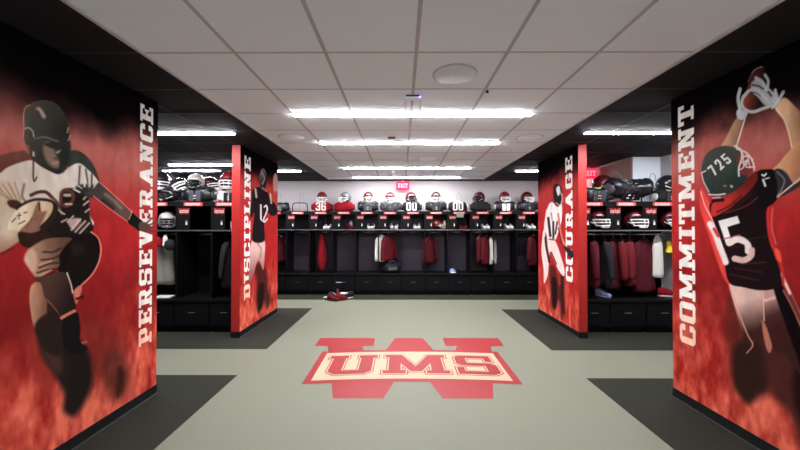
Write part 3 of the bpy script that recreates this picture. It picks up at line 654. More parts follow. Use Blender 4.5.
def exit_sign(x, y, z, rz, label):
    r = thing('exit_sign', label, 'exit sign', (x, y, z), rz)
    MB().box(-.16, .16, -.02, .02, -.1, .1).build('housing', M['exitr'], r, bevel=.006)
    MB().tube([(0,0,.1),(0,0,CEIL-z-.001)], .01).build('stem', M['white'], r)
    b = MB(); ps, w = text_polys('EXIT', .14); s_ = .24/w
    for j, q in enumerate(ps): b.quad([(-.12+a*s_, -.0225-.00003*j, -.05+c_*.1) for a, c_ in ccw(q)])
    b.build('lettering', M['exitw'], r, flat=True)
exit_sign(.03, 8.45, 2.605, 0, 'glowing red EXIT sign over the back row of lockers')
exit_sign(3.60, 6.62, 2.61, 0, 'glowing red EXIT sign half hidden behind the COURAGE panel')

# ------------------------------------------------------------------ lockers
def locker(x0, x1, yf, yb, label, group, rack=True, hk=True, backm='lamb', placard=True, div=.05, rail=.3):
    w = x1-x0; r = thing('locker', label, 'locker', ((x0+x1)/2, yf, .003), 0, group); h = w/2; d = yb-yf
    for sx in (-1, 1):
        a, b = sorted((sx*h, sx*(h-.012)))
        MB().box(a+.0005, b-.0005, .05, d, 1.50, 1.95).box(a+.0005, b-.0005, div, d, .50, 1.50).build('side_panel', M['lam'], r)
    MB().box(-h+.012, h-.012, d-.015, d, .50, 1.95).build('back_panel', M[backm], r)
    MB().box(-h, h, .03, d, 1.93, 1.95).box(-h+.001, h-.001, .04, .055, 1.885, 1.93).build('top_panel', M['lam'], r)
    MB().box(-h+.012, h-.012, .05, d-.015, 1.515, 1.535).build('shelf', M['lam'], r)
    MB().box(-h+.002, h-.002, .038, .05, 1.507, 1.523).build('shelf_edge', M['alu'], r)
    MB().tube([(-h+(.012 if div < .1 else 0), rail, 1.46), (h-(.012 if div < .1 else 0), rail, 1.46)], .012).build('hanging_rail', M['chrome'], r)
    MB().box(-h+.001, h-.001, -.02, d, .46, .50).build('seat', M['lam'], r, bevel=.006)
    MB().box(-h+.001, h-.001, .02, d, .08, .46).box(-h+.02, h-.02, .06, d-.02, .0, .08).build('base_cabinet', M['lam'], r)
    dr = MB().box(-h+.012, h-.012, .004, .02, .11, .44).build('drawer', M['lam'], r, bevel=.003)
    MB().box(-.05, .05, -.008, .004, .295, .303).build('handle', M['alu'] if not hk else M['hook'], dr)
    np_ = MB().box(-.14, .14, .024, .032, 1.884, 1.936, 0)
    rs = random.Random(x0); xx = -.115
    while xx < .1:
        ww = rs.uniform(.012, .026); np_.box(xx, xx+ww, .022, .0245, 1.893, 1.927, 1); xx += ww+.007
    np_.build('name_plate', [M['plate'], M['platew']], r)
    # lock box door on the left of the cubby with its emblem and lock
    lb = MB().box(-h+.014, -h+.2, .052, .064, 1.537, 1.884).build('lockbox_door', M['lam'], r)
    if placard:
        pm = MB(); s_ = .068
        for i, (nm, mk, ps) in enumerate(LOGO):
            if nm in ('letter_gap', 'letter_outline'): continue
            for j, q in enumerate(ps): pm.quad([(-h+.115+x*s_, .0505-.0015*i-.00002*j, 1.80+z*s_*.75) for x, z in ccw(q)], 0 if mk == 'lred' else 1)
        pm.build('emblem', [M['lred'], M['platew']], lb, flat=True)
    MB().box(-h+.145, -h+.165, .036, .052, 1.60, 1.645).tube([(-h+.148, .044, 1.645), (-h+.148, .044, 1.665), (-h+.162, .044, 1.665), (-h+.162, .044, 1.645)], .003, 6).build('padlock', M['white'], lb)
    if rack:
        rr = []
        for k in range(13):
            t = math.pi*k/12; c_, s__ = math.cos(t), math.sin(t)
            rr.append((-.18*math.copysign(abs(c_)**.35, c_), .22, 1.95+.21*abs(s__)**.35))
        q = MB().tube(rr, .011); q.tube([(-.02, .26, 1.95), (-.02, .26, 2.34), (.0, .26, 2.40), (.045, .26, 2.40), (.065, .26, 2.36), (.065, .26, 2.28)], .004, 6, 1)
        q.build('pad_rack', [M['black'], M['hook']], r)
    return r
LB = {-6: 'far left back-row locker, beside the DISCIPLINE panel, with a maroon jacket', -5: 'back-row locker with an empty wire pad rack on top',
      -4: 'back-row locker topped by the red number 36 jersey, red garment inside', -3: 'back-row locker topped by red pads and a silver helmet, nothing hanging inside',
      -2: 'back-row locker left of the white and maroon jersey pair, empty below', -1: 'back-row locker with white and maroon jerseys and a black bag on its seat',
      0: 'back-row locker under the black 00 jersey with dark helmet, below the exit sign', 1: 'back-row locker with a lone maroon jacket hanging at its left side',
      2: 'back-row locker topped by the helmetless black and white 00 jersey', 3: 'back-row locker with maroon and white jerseys on a wooden hanger',
      4: 'back-row locker second from the right, empty below', 5: 'far right back-row locker, beside the COURAGE panel'}
P = .54; BY = 8.0; TOP = 1.953
for k in range(-6, 6): locker(k*P, (k+1)*P, BY, 8.59, LB[k], 'lockers along the back wall')
SY = 5.10
locker(-2.85, -2.425, SY, 5.7, 'left bay locker touching the DISCIPLINE panel', 'lockers in the left bay', backm='lam')
locker(-3.38, -2.85, SY, 5.7, 'middle visible locker of the left bay, empty inside', 'lockers in the left bay', backm='lam')
locker(-3.91, -3.38, SY, 5.7, 'left bay locker beside the PERSEVERANCE panel with grey pants hanging', 'lockers in the left bay', backm='lam')
locker(2.625, 3.076, SY, 5.7, 'right bay locker touching the COURAGE panel', 'lockers in the right bay', backm='lam', div=.42, rail=.22)
locker(3.076, 3.613, SY, 5.7, 'middle locker of the right bay full of maroon jackets', 'lockers in the right bay', backm='lam', div=.42, rail=.22)
locker(3.613, 4.15, SY, 5.7, 'right bay locker beside the COMMITMENT panel with white garment', 'lockers in the right bay', backm='lam', div=.42, rail=.22)

# ------------------------------------------------------------------ helmets
def make_helmet(shell, mask, name='football_helmet'):
    r = thing(name, 'x', 'helmet')
    m = MB(); U, V = 32, 20; rings = {}
    vs = []; 
    for j in range(V+1):
        ph = math.pi*j/V
        for i in range(U):
            th = 2*math.pi*i/U
            x, y, z = math.sin(ph)*math.sin(th), -math.sin(ph)*math.cos(th), math.cos(ph)
            k = 1+.06*max(0, -z)
            vs.append((x*.112*k, y*.138+.008, z*.13+.125))
    fs = []
    for j in range(V):
        for i in range(U):
            ph = math.pi*(j+.5)/V; th = 2*math.pi*(i+.5)/U; a = math.atan2(math.sin(th), math.cos(th))
            z = math.cos(ph)
            if z < -.82: continue
            if z < .22 and abs(a) < 1.02: continue
            if z < -.35 and abs(a) < 1.30: continue
            if z < -.62 and abs(a) > 2.2: continue
            fs.append((j*U+i, j*U+(i+1)%U, (j+1)*U+(i+1)%U, (j+1)*U+i))
    m.add(vs, fs, 0, True)
    o = m.build('shell', M[shell], r, solid=.01)
    bm = bmesh.new(); bm.from_mesh(o.data); bmesh.ops.delete(bm, geom=[v for v in bm.verts if not v.link_faces], context='VERTS'); bmesh.ops.remove_doubles(bm, verts=bm.verts, dist=.0005); bm.to_mesh(o.data); bm.free()
    # dark padding inside
    q = MB(); rr = []
    for j in range(9):
        t = j/8; z = .03+.19*t; f = math.sqrt(max(.02, 1-((z-.125)/.12)**2))
        rr.append([(.088*f*math.cos(2*math.pi*k/16), .02+.098*f*math.sin(2*math.pi*k/16), z) for k in range(16)])
    q.loft(rr); q.build('padding', M['black'], r)
    def arc(z, a0, rx, ry, n=11): return [(rx*math.sin(-a0+2*a0*k/(n-1)), .0-ry*math.cos(-a0+2*a0*k/(n-1)), z) for k in range(n)]
    f = MB()
    f.tube(arc(.115, 1.25, .113, .175), .0085, 6); f.tube(arc(.08, 1.2, .110, .182), .0085, 6); f.tube(arc(.042, 1.1, .10, .178), .0085, 6)
    f.tube(arc(.022, .7, .085, .168), .0085, 6)
    for x in (-.03, .03): f.tube([(x, -.168, .12), (x, -.18, .08), (x, -.172, .042), (x*.9, -.16, .022)], .005, 6)
    for s_ in (-1, 1): f.tube([(s_*.108, -.05, .118), (s_*.1, -.09, .07), (s_*.09, -.085, .04)], .005, 6)
    f.build('face_mask', M[mask], r)
    # white brow band and side strap snaps, chin cup
    b = MB(); n = 12
    for s_ in (-1, 1): b.tube([(s_*.11, -.02, .09), (s_*.08, -.09, .05), (s_*.02, -.135, .03)], .006, 6)
    b.loft([[(.03*math.cos(2*math.pi*k/n)*f_, -.135+y_, .032+.022*math.sin(2*math.pi*k/n)*f_) for k in range(n)] for f_, y_ in ((1, .02), (.9, 0), (.5, -.012))])
    b.build('chin_strap', M['white'], r)
    return r

PROTO = {}
def place(proto, key, mk, loc, rz, label, group, scale=1, rx=0):
    if key not in PROTO: PROTO[key] = mk(); o = PROTO[key]
    else: o = copy_tree(PROTO[key])
    o.location = loc; o.rotation_euler = (rx, 0, rz); o.scale = (scale*.97, scale, scale*1.08) if key[0] == 'p' else (scale*1.1 if key[0] == 'h' else scale,)*3
    o['label'] = label
    if group: o['group'] = group
    elif 'group' in o.keys(): del o['group']
    return o
def helmet(shell, mask, loc, rz, label, group, rx=0, scale=1):
    return place(None, ('h', shell, mask), lambda: make_helmet(shell, mask), loc, R(rz), label, group, scale, R(rx))

# ------------------------------------------------------------------ shoulder pads and padded jerseys
def make_jersey(body, num, ncol, trim, plate=None):
    r = thing('shoulder_pads', 'x', 'shoulder pads')
    m = MB(); rings = []; N = 25
    for i in range(N):
        u = -1+2*i/(N-1); au = abs(u); x = .25*u
        top = .232-.05*au**2-.03*math.exp(-(u/.22)**2)-.9*max(0, au-.68)**2
        bot = 0.0 if au < .60 else .015+.03*((au-.60)/.40)
        a = .12*(1-au**5*.45)*(1 if au < .6 else .92)
        if i in (0, N-1): a *= .45; top -= .045; bot += .02
        c_ = (top+bot)/2; h = (top-bot)/2
        e = 3.2; ring = []
        for k in range(20):
            t = 2*math.pi*k/20; cc, ss = math.cos(t), math.sin(t)
            ring.append((x, a*math.copysign(abs(cc)**(2/e), cc), c_+h*math.copysign(abs(ss)**(2/e), ss)))
        rings.append(ring)
    m.loft(rings); m.build('body', M[body], r)
    c_ = MB(); c_.tube([(.065*math.cos(2*math.pi*k/16), .06*math.sin(2*math.pi*k/16), .205+.012*abs(math.cos(2*math.pi*k/16))) for k in range(16)], .014, 8, closed=True)
    c_.build('collar', M[trim], r)
    for s_ in (-1, 1):
        q = MB(); q.loft([[(s_*(.235+.02*t), .085*(1-.2*t)*math.cos(2*math.pi*k/14), .105+.075*(1-.2*t)*math.sin(2*math.pi*k/14)) for k in range(14)] for t in (0, .5, 1.)])
        q.build('sleeve_cuff', M[trim], r)
    if num:
        b = MB(); ps, w = text_polys(num, .12); s_ = min(.27/w, .19)
        for j, q in enumerate(ps): b.quad([(-w*s_/2+x*s_, -.1245-.00003*j, .018+z*.185) for x, z in ccw(q)])
        b.build('numerals', M[ncol], r, flat=True)
    if plate:      # bare pads: ribbed chest plates
        for s_ in (-1, 1):
            a, b2 = sorted((s_*.012, s_*.095))
            MB().box(a, b2, -.137, -.118, .01, .17).build('chest_plate', M[plate], r, bevel=.012)
        MB().tube([(-.02, -.137, .09), (.02, -.137, .09)], .006).tube([(-.02, -.137, .05), (.02, -.137, .05)], .006).build('lacing', M['white'], r)
        for s_ in (-1, 1):
            q = MB(); rr = []
            for j in range(8):
                t = (j/7)*math.pi/2
                rr.append([(s_*.175+.085*math.cos(t)*math.cos(2*math.pi*k/18), .125*math.cos(t)*math.sin(2*math.pi*k/18), .165+.07*math.sin(t)) for k in range(18)])
            q.loft(rr); q.build('shoulder_cap', M[body], r)
    return r
def pads(body, num, ncol, trim, loc, rz, label, group, plate=None, rx=0, scale=1, cat='shoulder pads'):
    o = place(None, ('p', body, num, ncol, trim, plate), lambda: make_jersey(body, num, ncol, trim, plate), loc, R(rz), label, group, scale, R(rx))
    o['category'] = cat; o.name = 'shoulder_pads'
    return o
def bx(px, Y=BY): return (px-401.5)*Y/F
GP = 'shoulder pads on top of the back lockers'; GH = 'helmets on top of the back lockers'
py_ = 8.24; HZ = TOP+.2
pads('redc', '36', 'offw', 'redc', (bx(321.5, 8.2), py_, TOP), 0, 'red jersey with white number 36 over shoulder pads', GP)
pads('redc', None, 'offw', 'redc', (bx(344, 8.2), py_, TOP), 0, 'plain red jersey over shoulder pads, under the silver helmet', GP)
pads('padb', None, 'white', 'padg', (bx(368, 8.2), py_, TOP), 0, 'black and grey shoulder pads on the third locker left of the exit sign', GP, 'padg')
pads('padg', None, 'white', 'padb', (bx(390.5, 8.2), py_, TOP), 0, 'grey shoulder pads just below and left of the exit sign', GP, 'padb')
pads('blackc', '00', 'white', 'blackc', (bx(411.5, 8.2), py_, TOP), 0, 'black jersey with white 00 under a dark helmet, right of the exit sign', GP)
pads('padb', None, 'white', 'blackc', (bx(436, 8.2), py_, TOP), 0, 'black shoulder pads between the two 00 jerseys', GP, 'padb')
pads('blackc', '00', 'offw', 'white', (bx(457.5, 8.2), py_, TOP), 0, 'black and white 00 jersey with no helmet on it', GP)
pads('blackc', None, 'white', 'padb', (bx(480.5, 8.2), py_, TOP), 0, 'all black padded jersey under the sideways maroon helmet', GP)
pads('padb', None, 'white', 'white', (bx(505, 8.2), py_, TOP), 0, 'black shoulder pads with white stripes, second from the COURAGE panel', GP, 'white')
pads('padb', None, 'white', 'padg', (bx(528, 8.2), py_, TOP), 0, 'dark grey and black shoulder pads nearest the COURAGE panel', GP, 'dshell')
pads('padb', None, 'white', 'padb', (bx(279, 8.2), py_, TOP), 0, 'black shoulder pads nearest the DISCIPLINE panel', GP, 'padg', scale=.9)
helmet('redshell', 'white', (bx(321.5, 8.2), py_, HZ), 8, 'red helmet with white mask on the 36 jersey', GH)
helmet('sshell', 'white', (bx(345, 8.2), py_, HZ), -35, 'silver grey helmet on the plain red jersey', GH)
helmet('maroon', 'white', (bx(368, 8.2), py_, HZ), 5, 'maroon helmet on the black and grey pads, third left of the exit sign', GH)
helmet('redshell', 'white', (bx(390, 8.2), py_, HZ-.01), 4, 'red helmet just below and left of the exit sign', GH)
helmet('maroon', 'padg', (bx(411, 8.2), py_, HZ-.01), 35, 'dark maroon helmet with grey cage on the 00 jersey', GH)
helmet('maroon', 'white', (bx(436, 8.2), py_, HZ), -10, 'maroon helmet between the two 00 jerseys', GH)
helmet('maroon', 'dshell', (bx(479.5, 8.2), py_, HZ), -50, 'maroon helmet turned sideways with a dark face opening', GH)
helmet('redshell', 'white', (bx(505, 8.2), py_, HZ+.005), 6, 'maroon helmet tilted down, second from the COURAGE panel', GH)
helmet('maroon', 'white', (bx(527.5, 8.2), py_, HZ), 25, 'maroon helmet nearest the COURAGE panel', GH)

# left bay tops
GL2 = 'gear on top of the left bay lockers'
sy = 5.36
pads('padb', None, 'white', 'padg', (bx(199, sy), sy, TOP), 0, 'black shoulder pads in the middle of the left bay top', GL2, 'padg')
helmet('wshell', 'dshell', (bx(196, sy), sy-.02, TOP+.19), 0, 'off-white helmet with dark cage topping the middle of the left bay', GL2, scale=.95)
helmet('dshell', 'white', (bx(181, sy), sy+.02, TOP+.07), 60, 'glossy black helmet leaning left of the middle pads in the left bay', GL2, rx=-30, scale=1.25)
helmet('maroon', 'white', (bx(209, 5.5), 5.56, TOP+.16), 70, 'maroon helmet with white cage between the pads of the left bay', GL2, rx=-12)
pads('offw', None, 'white', 'white', (bx(231, sy), sy, TOP), 0, 'white jersey with black marks beside the DISCIPLINE panel edge', GL2, 'blackc', scale=.8)
helmet('redshell', 'white', (bx(229.5, sy), sy, TOP+.175), 12, 'red helmet with white cage beside the DISCIPLINE panel edge', GL2, scale=1.15)
pads('padb', None, 'white', 'padg', (bx(163, sy), sy, TOP), 0, 'black shoulder pads beside the PERSEVERANCE panel edge', GL2, 'dshell', scale=.9)
helmet('dshell', 'white', (bx(160, sy), sy, TOP+.17), 20, 'black helmet with white cage beside the PERSEVERANCE panel edge', GL2, scale=1.1)
helmet('dshell', 'dshell', (bx(172, sy), sy-.06, TOP), -30, 'black helmet low behind the divider left of the glossy one', GL2, scale=.9)
# right bay tops
GR2 = 'gear on top of the right bay lockers'
pads('padb', None, 'white', 'neon', (bx(596, sy), sy-.02, TOP), -15, 'black shoulder pads with neon green trim beside the COURAGE panel', GR2, 'dshell', scale=.95)
helmet('maroon', 'dshell', (bx(605, sy), sy+.06, TOP+.16), 40, 'dark maroon helmet with yellow rim resting on the neon trimmed pads', GR2)
pads('padb', None, 'white', 'padg', (bx(617, sy), sy, TOP+.095), 20, 'left heap of black shoulder pads on the middle right bay locker', GR2, 'dshell', rx=35, scale=1.15)
pads('padb', None, 'white', 'dshell', (bx(632, 5.35), 5.40, TOP+.11), -25, 'rear raised black shoulder pads on the middle right bay locker', GR2, 'dshell', rx=40, scale=1.1)
pads('blackc', None, 'white', 'offw', (bx(666, sy), sy, TOP), 0, 'black padded gear beside the COMMITMENT panel edge', GR2, 'dshell', scale=.8)
helmet('dshell', 'dshell', (bx(667, sy), sy, TOP+.15), 30, 'black helmet high beside the COMMITMENT panel edge', GR2)

# ------------------------------------------------------------------ helmets in cubbies
CZ = 1.538+.0
def cub(px, Y=BY): return bx(px, Y)
cz = 1.54
helmet('maroon', 'white', (bx(633, 5.3), 5.32, cz), 18, 'red and white helmet inside the middle cubby of the right bay', 'helmets in the right bay cubbies', scale=1.12)
helmet('maroon', 'white', (bx(596, 5.3), 5.32, cz), 18, 'red and white helmet in the cubby beside the COURAGE panel', 'helmets in the right bay cubbies', scale=1.12)
helmet('maroon', 'white', (bx(669, 5.3), 5.32, cz), 18, 'red and white helmet in the cubby beside the COMMITMENT panel', 'helmets in the right bay cubbies', scale=1.12)
helmet('wshell', 'sshell', (bx(166, 5.28), 5.3, cz), 30, 'pale helmet in the cubby beside the PERSEVERANCE panel', None, scale=1.0)
helmet('redshell', 'white', (bx(437, 8.2), 8.22, cz), 90, 'red and white helmet on its side in the cubby between the 00 jerseys', None, scale=.85)

# ------------------------------------------------------------------ shoes
def make_shoe(up, sole):
    r = thing('cleat', 'x', 'shoe'); m = MB(); rings = []
    for i, (y, w, h) in enumerate(((-.135,.018,.03),(-.125,.034,.042),(-.09,.045,.052),(-.04,.046,.065),(.0,.04,.085),(.04,.036,.105),(.085,.036,.112),(.115,.034,.105),(.13,.018,.08))):
        rings.append([(w*math.cos(2*math.pi*k/14), y, .018+h/2+(h/2)*math.sin(2*math.pi*k/14)) for k in range(14)])
    m.loft(rings); m.build('upper', M[up], r)
    s_ = MB(); rr = []
    for z, e in ((.004, .94), (.02, 1.0)):
        rr.append([(.046*e*math.cos(t)*(1-.15*math.sin(t)), .135*e*math.sin(t), z) for t in [2*math.pi*k/20 for k in range(20)]])
    s_.loft(rr, smooth=False); s_.build('sole', M[sole], r)
    l = MB()
    for k in range(4): l.tube([(-.02, -.055+k*.022, .078+k*.011), (.02, -.055+k*.022, .078+k*.011)], .004, 6)
    l.build('laces', M['blackc' if up != 'blackc' else 'white'], r)
    return r
def shoe(up, sole, loc, rz, label, group=None, rx=0, scale=1):
    o = place(None, ('s', up, sole), lambda: make_shoe(up, sole), loc, R(rz), label, group, scale, R(rx)); o.name = 'cleat'; return o
for (pa, pb, what) in ((343, 347, 'below the 36 jersey'),):
    pass
def pair(p1, p2, what, up='white', sc=1.0):
    shoe(up, 'white' if up == 'white' else 'redc', (bx(p1, 8.2), 8.24, 1.5365), 6, 'left '+what, 'shoes in the back row cubbies', scale=sc)
    shoe(up, 'white' if up == 'white' else 'redc', (bx(p2, 8.2), 8.24, 1.5365), -6, 'right '+what, 'shoes in the back row cubbies', scale=sc)
pair(325, 329.5, 'white shoe of the pair in the cubby below the 36 jersey')
pair(368.5, 373, 'white shoe in the cubby third left of the exit sign')
pair(391.5, 396.5, 'white shoe in the cubby just below the exit sign')
pair(415, 419, 'white shoe in the cubby below the helmeted 00 jersey')
pair(483.5, 488, 'white shoe in the cubby below the sideways helmet')
pair(507, 511.5, 'white shoe in the cubby second from the COURAGE panel')
pair(528.5, 533.5, 'white shoe in the cubby beside the COURAGE panel')
pair(460.5, 465.5, 'dark red and white shoe under the helmetless 00 jersey', 'maroonc')
shoe('maroonc', 'redc', (bx(350, 8.2), 8.22, 1.5365), 70, 'dark red shoe lying in the cubby under the plain red jersey', None, scale=.9)
tag(MB().loft([sup(0, 0, .035, .035, 2, 14, z) for z in (0, .16)]+[sup(0, 0, .018, .018, 2, 14, z) for z in (.18, .2)]).build('water_bottle', M['white'], loc=(bx(350.5, 8.3), 8.36, 1.5365)), 'white bottle in the cubby under the plain red jersey', 'bottle')
tag(MB().loft([sup(0, 0, .03, .03, 2, 14, z) for z in (0, .15)]+[sup(0, 0, .016, .016, 2, 14, z) for z in (.17, .2)]).build('water_bottle', M['cream'], loc=(bx(444.5, 8.2), 8.2, 1.5365)), 'cream bottle at the right end of the cubby between the 00 jerseys', 'bottle')

# folded towel over the locker front under helmetless 00
tag(MB().box(-.08, .08, -.006, .006, -.12, 0).build('towel', M['greyc'], loc=(bx(460, 8.0), 8.008, 1.925), bevel=.005), 'pale cloth hanging over the locker front below the helmetless 00 jersey', 'towel')

# pile of gear on the floor
GF = 'cleats dropped on the floor before the back lockers'
fy = 7.5
shoe('blackc', 'white', (bx(333, fy), 7.62, .005), 70, 'black cleat on its side at the back left of the floor pile', GF, rx=0, scale=1.1)
shoe('blackc', 'white', (bx(346, fy), 7.62, .005), -60, 'black cleat at the right of the floor pile', GF, scale=1.2)
shoe('maroonc', 'blackc', (bx(334, fy), 7.38, .003), 60, 'maroon cleat with black sole at the front left of the floor pile', GF, scale=1.15)
shoe('maroonc', 'redc', (bx(342, fy), 7.42, .003), 115, 'maroon cleat with red sole at the front right of the floor pile', GF, scale=1.05)
shoe('maroonc', 'blackc', (bx(337.5, fy), 7.60, .06), 20, 'dark maroon cleat on top of the middle of the floor pile', GF, scale=1.1)
def glove(loc, rz, m_, label):
    r = thing('glove', label, 'glove', loc, R(rz), 'gloves on the floor pile'); b = MB()
    b.loft([[(x, .04*w*math.cos(2*math.pi*k/12), .03+.022*w*math.sin(2*math.pi*k/12)) for k in range(12)] for x, w in ((-.06,.7),(-.03,1),(.02,1.05),(.04,.9))]); b.build('palm', M[m_], r)
    for k in range(4): MB().tube([(.035, -.03+.02*k, .03), (.07, -.034+.023*k, .035), (.098-.008*abs(k-1.5), -.038+.025*k, .02)], .009, 8).build('finger', M[m_], r)
    MB().tube([(-.01, -.035, .03), (.02, -.06, .03), (.045, -.068, .02)], .01, 8).build('thumb', M[m_], r)
glove((bx(327, fy), 7.55, .01), 170, 'white', 'white glove at the left end of the floor pile')
glove((bx(343, fy), 7.50, .11), 20, 'white', 'white glove on the right top of the floor pile')
tag(MB().box(-.07, .07, -.004, .004, -.006, .006).build('drawer_pull_glint', M['white'], loc=(bx(339, 8), 7.996, .30)), 'drawer pull glint above the floor pile, its light painted white', 'drawer pull')  # white box paints the glint on a drawer handle

# ------------------------------------------------------------------ garments
def make_garment(m_, W=.44, H=.70, D=.11, sleeves=True, seed=1, logo=False, inner=None):
    r = thing('jacket', 'x', 'jacket'); rs = random.Random(seed); m = MB(); rings = []; n = 28
    ph = [rs.uniform(0, 6.28) for _ in range(4)]
    for i in range(15):
        t = i/14; z = -H*t
        w = W/2*(.16+.60*min(1, t*4.5)**.75+.26*t)
        d = D/2*(.35+.6*min(1, t*4)+.5*t)
        ring = []
        for k in range(n):
            a = 2*math.pi*k/n
            rr = 1+.10*min(1, t*2)*math.sin(5*a+ph[0]+t*2)+.06*min(1, t*2)*math.sin(9*a+ph[1]-t*3)
            ring.append((w*math.cos(a)*(1+(rr-1)*.25), d*math.sin(a)*rr*(1.1), z+.01*math.sin(3*a+ph[2])*t))
        rings.append(ring)
    m.loft(rings); m.build('body', M[m_], r)
    if sleeves:
        for s_ in (-1, 1):
            q = MB(); pts = [(s_*W*.26, 0, -.045), (s_*W*.39, -.005, -.12), (s_*W*.47, -.015, -.26), (s_*W*.53, -.02, -.42), (s_*W*.57, -.03, -.55), (s_*W*.575, -.03, -.60)]
            rr = []
            for i, p_ in enumerate(pts):
                rad = (.045, .06, .055, .048, .042, .036)[i]
                rr.append([(p_[0]+rad*.8*math.cos(2*math.pi*k/12), p_[1]+rad*math.sin(2*math.pi*k/12)*(1+.1*math.sin(k*2+i)), p_[2]) for k in range(12)])
            q.loft(rr); q.build('sleeve', M[m_], r)
        MB().tube([(.06*math.cos(2*math.pi*k/14), .035*math.sin(2*math.pi*k/14), -.012) for k in range(14)], .014, 8, closed=True).build('collar', M[m_], r)
        MB().box(-.003, .003, -D*.62, -D*.5, -H*.95, -.05).build('zip', M['blackc'], r)
    if logo:
        MB().loft([[(.075+.022*math.cos(2*math.pi*k/14), -D*.60+yy, -.25+.03*math.sin(2*math.pi*k/14)) for k in range(14)] for yy in (0, .012)]).build('badge', M['white'], r)
    return r
def garment(name, m_, loc, rz, label, group=None, cat='jacket', **kw):
    key = ('g', m_, tuple(sorted(kw.items())))
    o = place(None, key, lambda: make_garment(m_, **kw), loc, R(rz), label, group)
    o['category'] = cat; o.name = name; return o
def make_hanger(m_):
    r = thing('clothes_hanger', 'x', 'hanger')
    MB().tube([(-.2, 0, -.10), (-.1, 0, -.045), (0, 0, 0), (.1, 0, -.045), (.2, 0, -.10)], .008, 8).build('arms', M[m_], r)
    MB().tube([(0, 0, -.002), (0, 0, .035), (.012, 0, .05), (.02, 0, .065), (.008, 0, .082), (-.012, 0, .074)], .0035, 6).build('hook', M['chrome'], r)
    return r
def hanger(m_, loc, rz, label, group='hangers on the locker rails'):
    return place(None, ('hg', m_), lambda: make_hanger(m_), loc, R(rz), label, group)
RZ_ = 1.40; ry = 8.30
def hang(px, Y, rz, m_, hm, lab, group, dz=0, **kw):
    x = bx(px, Y); hanger(hm, (x, Y, RZ_+.003), rz, ('wooden hanger' if hm == 'wood' else 'pale hanger' if hm == 'white' else 'dark hanger')+' holding the '+lab)
    return garment('jacket', m_, (x, Y, RZ_-.01+dz), rz, lab, group, **kw)
GB = 'garments in the back row lockers'
hang(277, ry, 40, 'dmaroonc', 'white', 'dark maroon jacket beside the DISCIPLINE panel', GB, W=.46, H=.64)
hang(381.5, ry, 55, 'offw', 'white', 'white jersey beside the maroon jacket above the black bag', GB, W=.40, H=.62, D=.12, sleeves=True)
hang(388.5, ry, 48, 'maroonc', 'dark', 'maroon jacket above the black bag', GB, W=.42, H=.60, seed=2)
hang(429.5, ry, 42, 'dmaroonc', 'dark', 'lone maroon jacket right of centre', GB, W=.42, H=.66, seed=3)
hang(480, ry, 60, 'dmaroonc', 'wood', 'dark maroon jacket left of the badged one', GB, W=.40, H=.64, seed=4)
hang(486.5, ry, 42, 'maroonc', 'dark', 'maroon jacket with a white chest badge', GB, W=.42, H=.68, seed=5, logo=True)
hang(492.5, 8.33, 68, 'offw', 'dark', 'white jersey behind the badged maroon jacket', GB, W=.42, H=.68, seed=6)
hang(533.5, ry, 35, 'dmaroonc', 'wood', 'maroon jacket beside the COURAGE panel', GB, W=.44, H=.72, seed=7)
# single red towel hanging to a point
m = MB(); rings = []
for i in range(16):
    t = i/15; w = .02+.09*math.sin(min(1, t*1.35)*math.pi/2)**1.2 if t < .74 else .11-.28*(t-.74)
    rings.append([(w*math.cos(2*math.pi*k/20)*(1+.15*math.sin(3*k+t*2)), .6*w*math.sin(2*math.pi*k/20)+.01*math.sin(5*t+k), -.90*t) for k in range(20)])
m.loft(rings)
tag(m.build('jersey', M['redc'], loc=(bx(322, 8.3), 8.28, 1.445)), 'bright red jersey bunched on a hook under the 36 jersey', 'jersey', GB)

# black bag on the seat, blue-white item
def bag(loc, label):
    r = thing('duffel_bag', label, 'bag', loc, R(10)); b = MB(); rr = []
    for i in range(9):
        t = -1+i/4; f = math.sqrt(max(.05, 1-t**4)); rr.append([(.19*t, .12*f*math.cos(2*math.pi*k/18)*(1+.05*math.sin(4*k)), .11+.11*f*math.sin(2*math.pi*k/18)*(1+.06*math.sin(3*k+i))) for k in range(18)])
    b.loft(rr); b.build('body', M['blackc'], r)
    MB().tube([(-.1, -.04, .2), (-.06, -.06, .27), (.04, -.06, .28), (.1, -.04, .2)], .01).build('handle', M['padg'], r)
    MB().box(-.1, .1, -.128, -.118, .07, .14).build('pocket', M['padg'], r, bevel=.004)
bag((bx(392, 8.15), 8.17, .503), 'black bag slumped on the locker seat under the maroon jacket')
r = thing('cap', 'pale blue and white cap on the seat below the helmetless 00 jersey', 'cap', (bx(452, 8.2), 8.2, .503), R(10))
q = MB(); q.loft([[(.085*math.cos(t_)*math.cos(2*math.pi*k/18), .085*math.cos(t_)*math.sin(2*math.pi*k/18), .1*math.sin(t_)) for k in range(18)] for t_ in [math.pi/2*j/6*.97 for j in range(7)]]); q.build('crown', M['blue'], r)
q = MB(); q.loft([[(.075*math.cos(2*math.pi*k/18), -.09+.055*math.sin(2*math.pi*k/18), z) for k in range(18)] for z in (.006, .014)]); q.build('brim', M['white'], r)

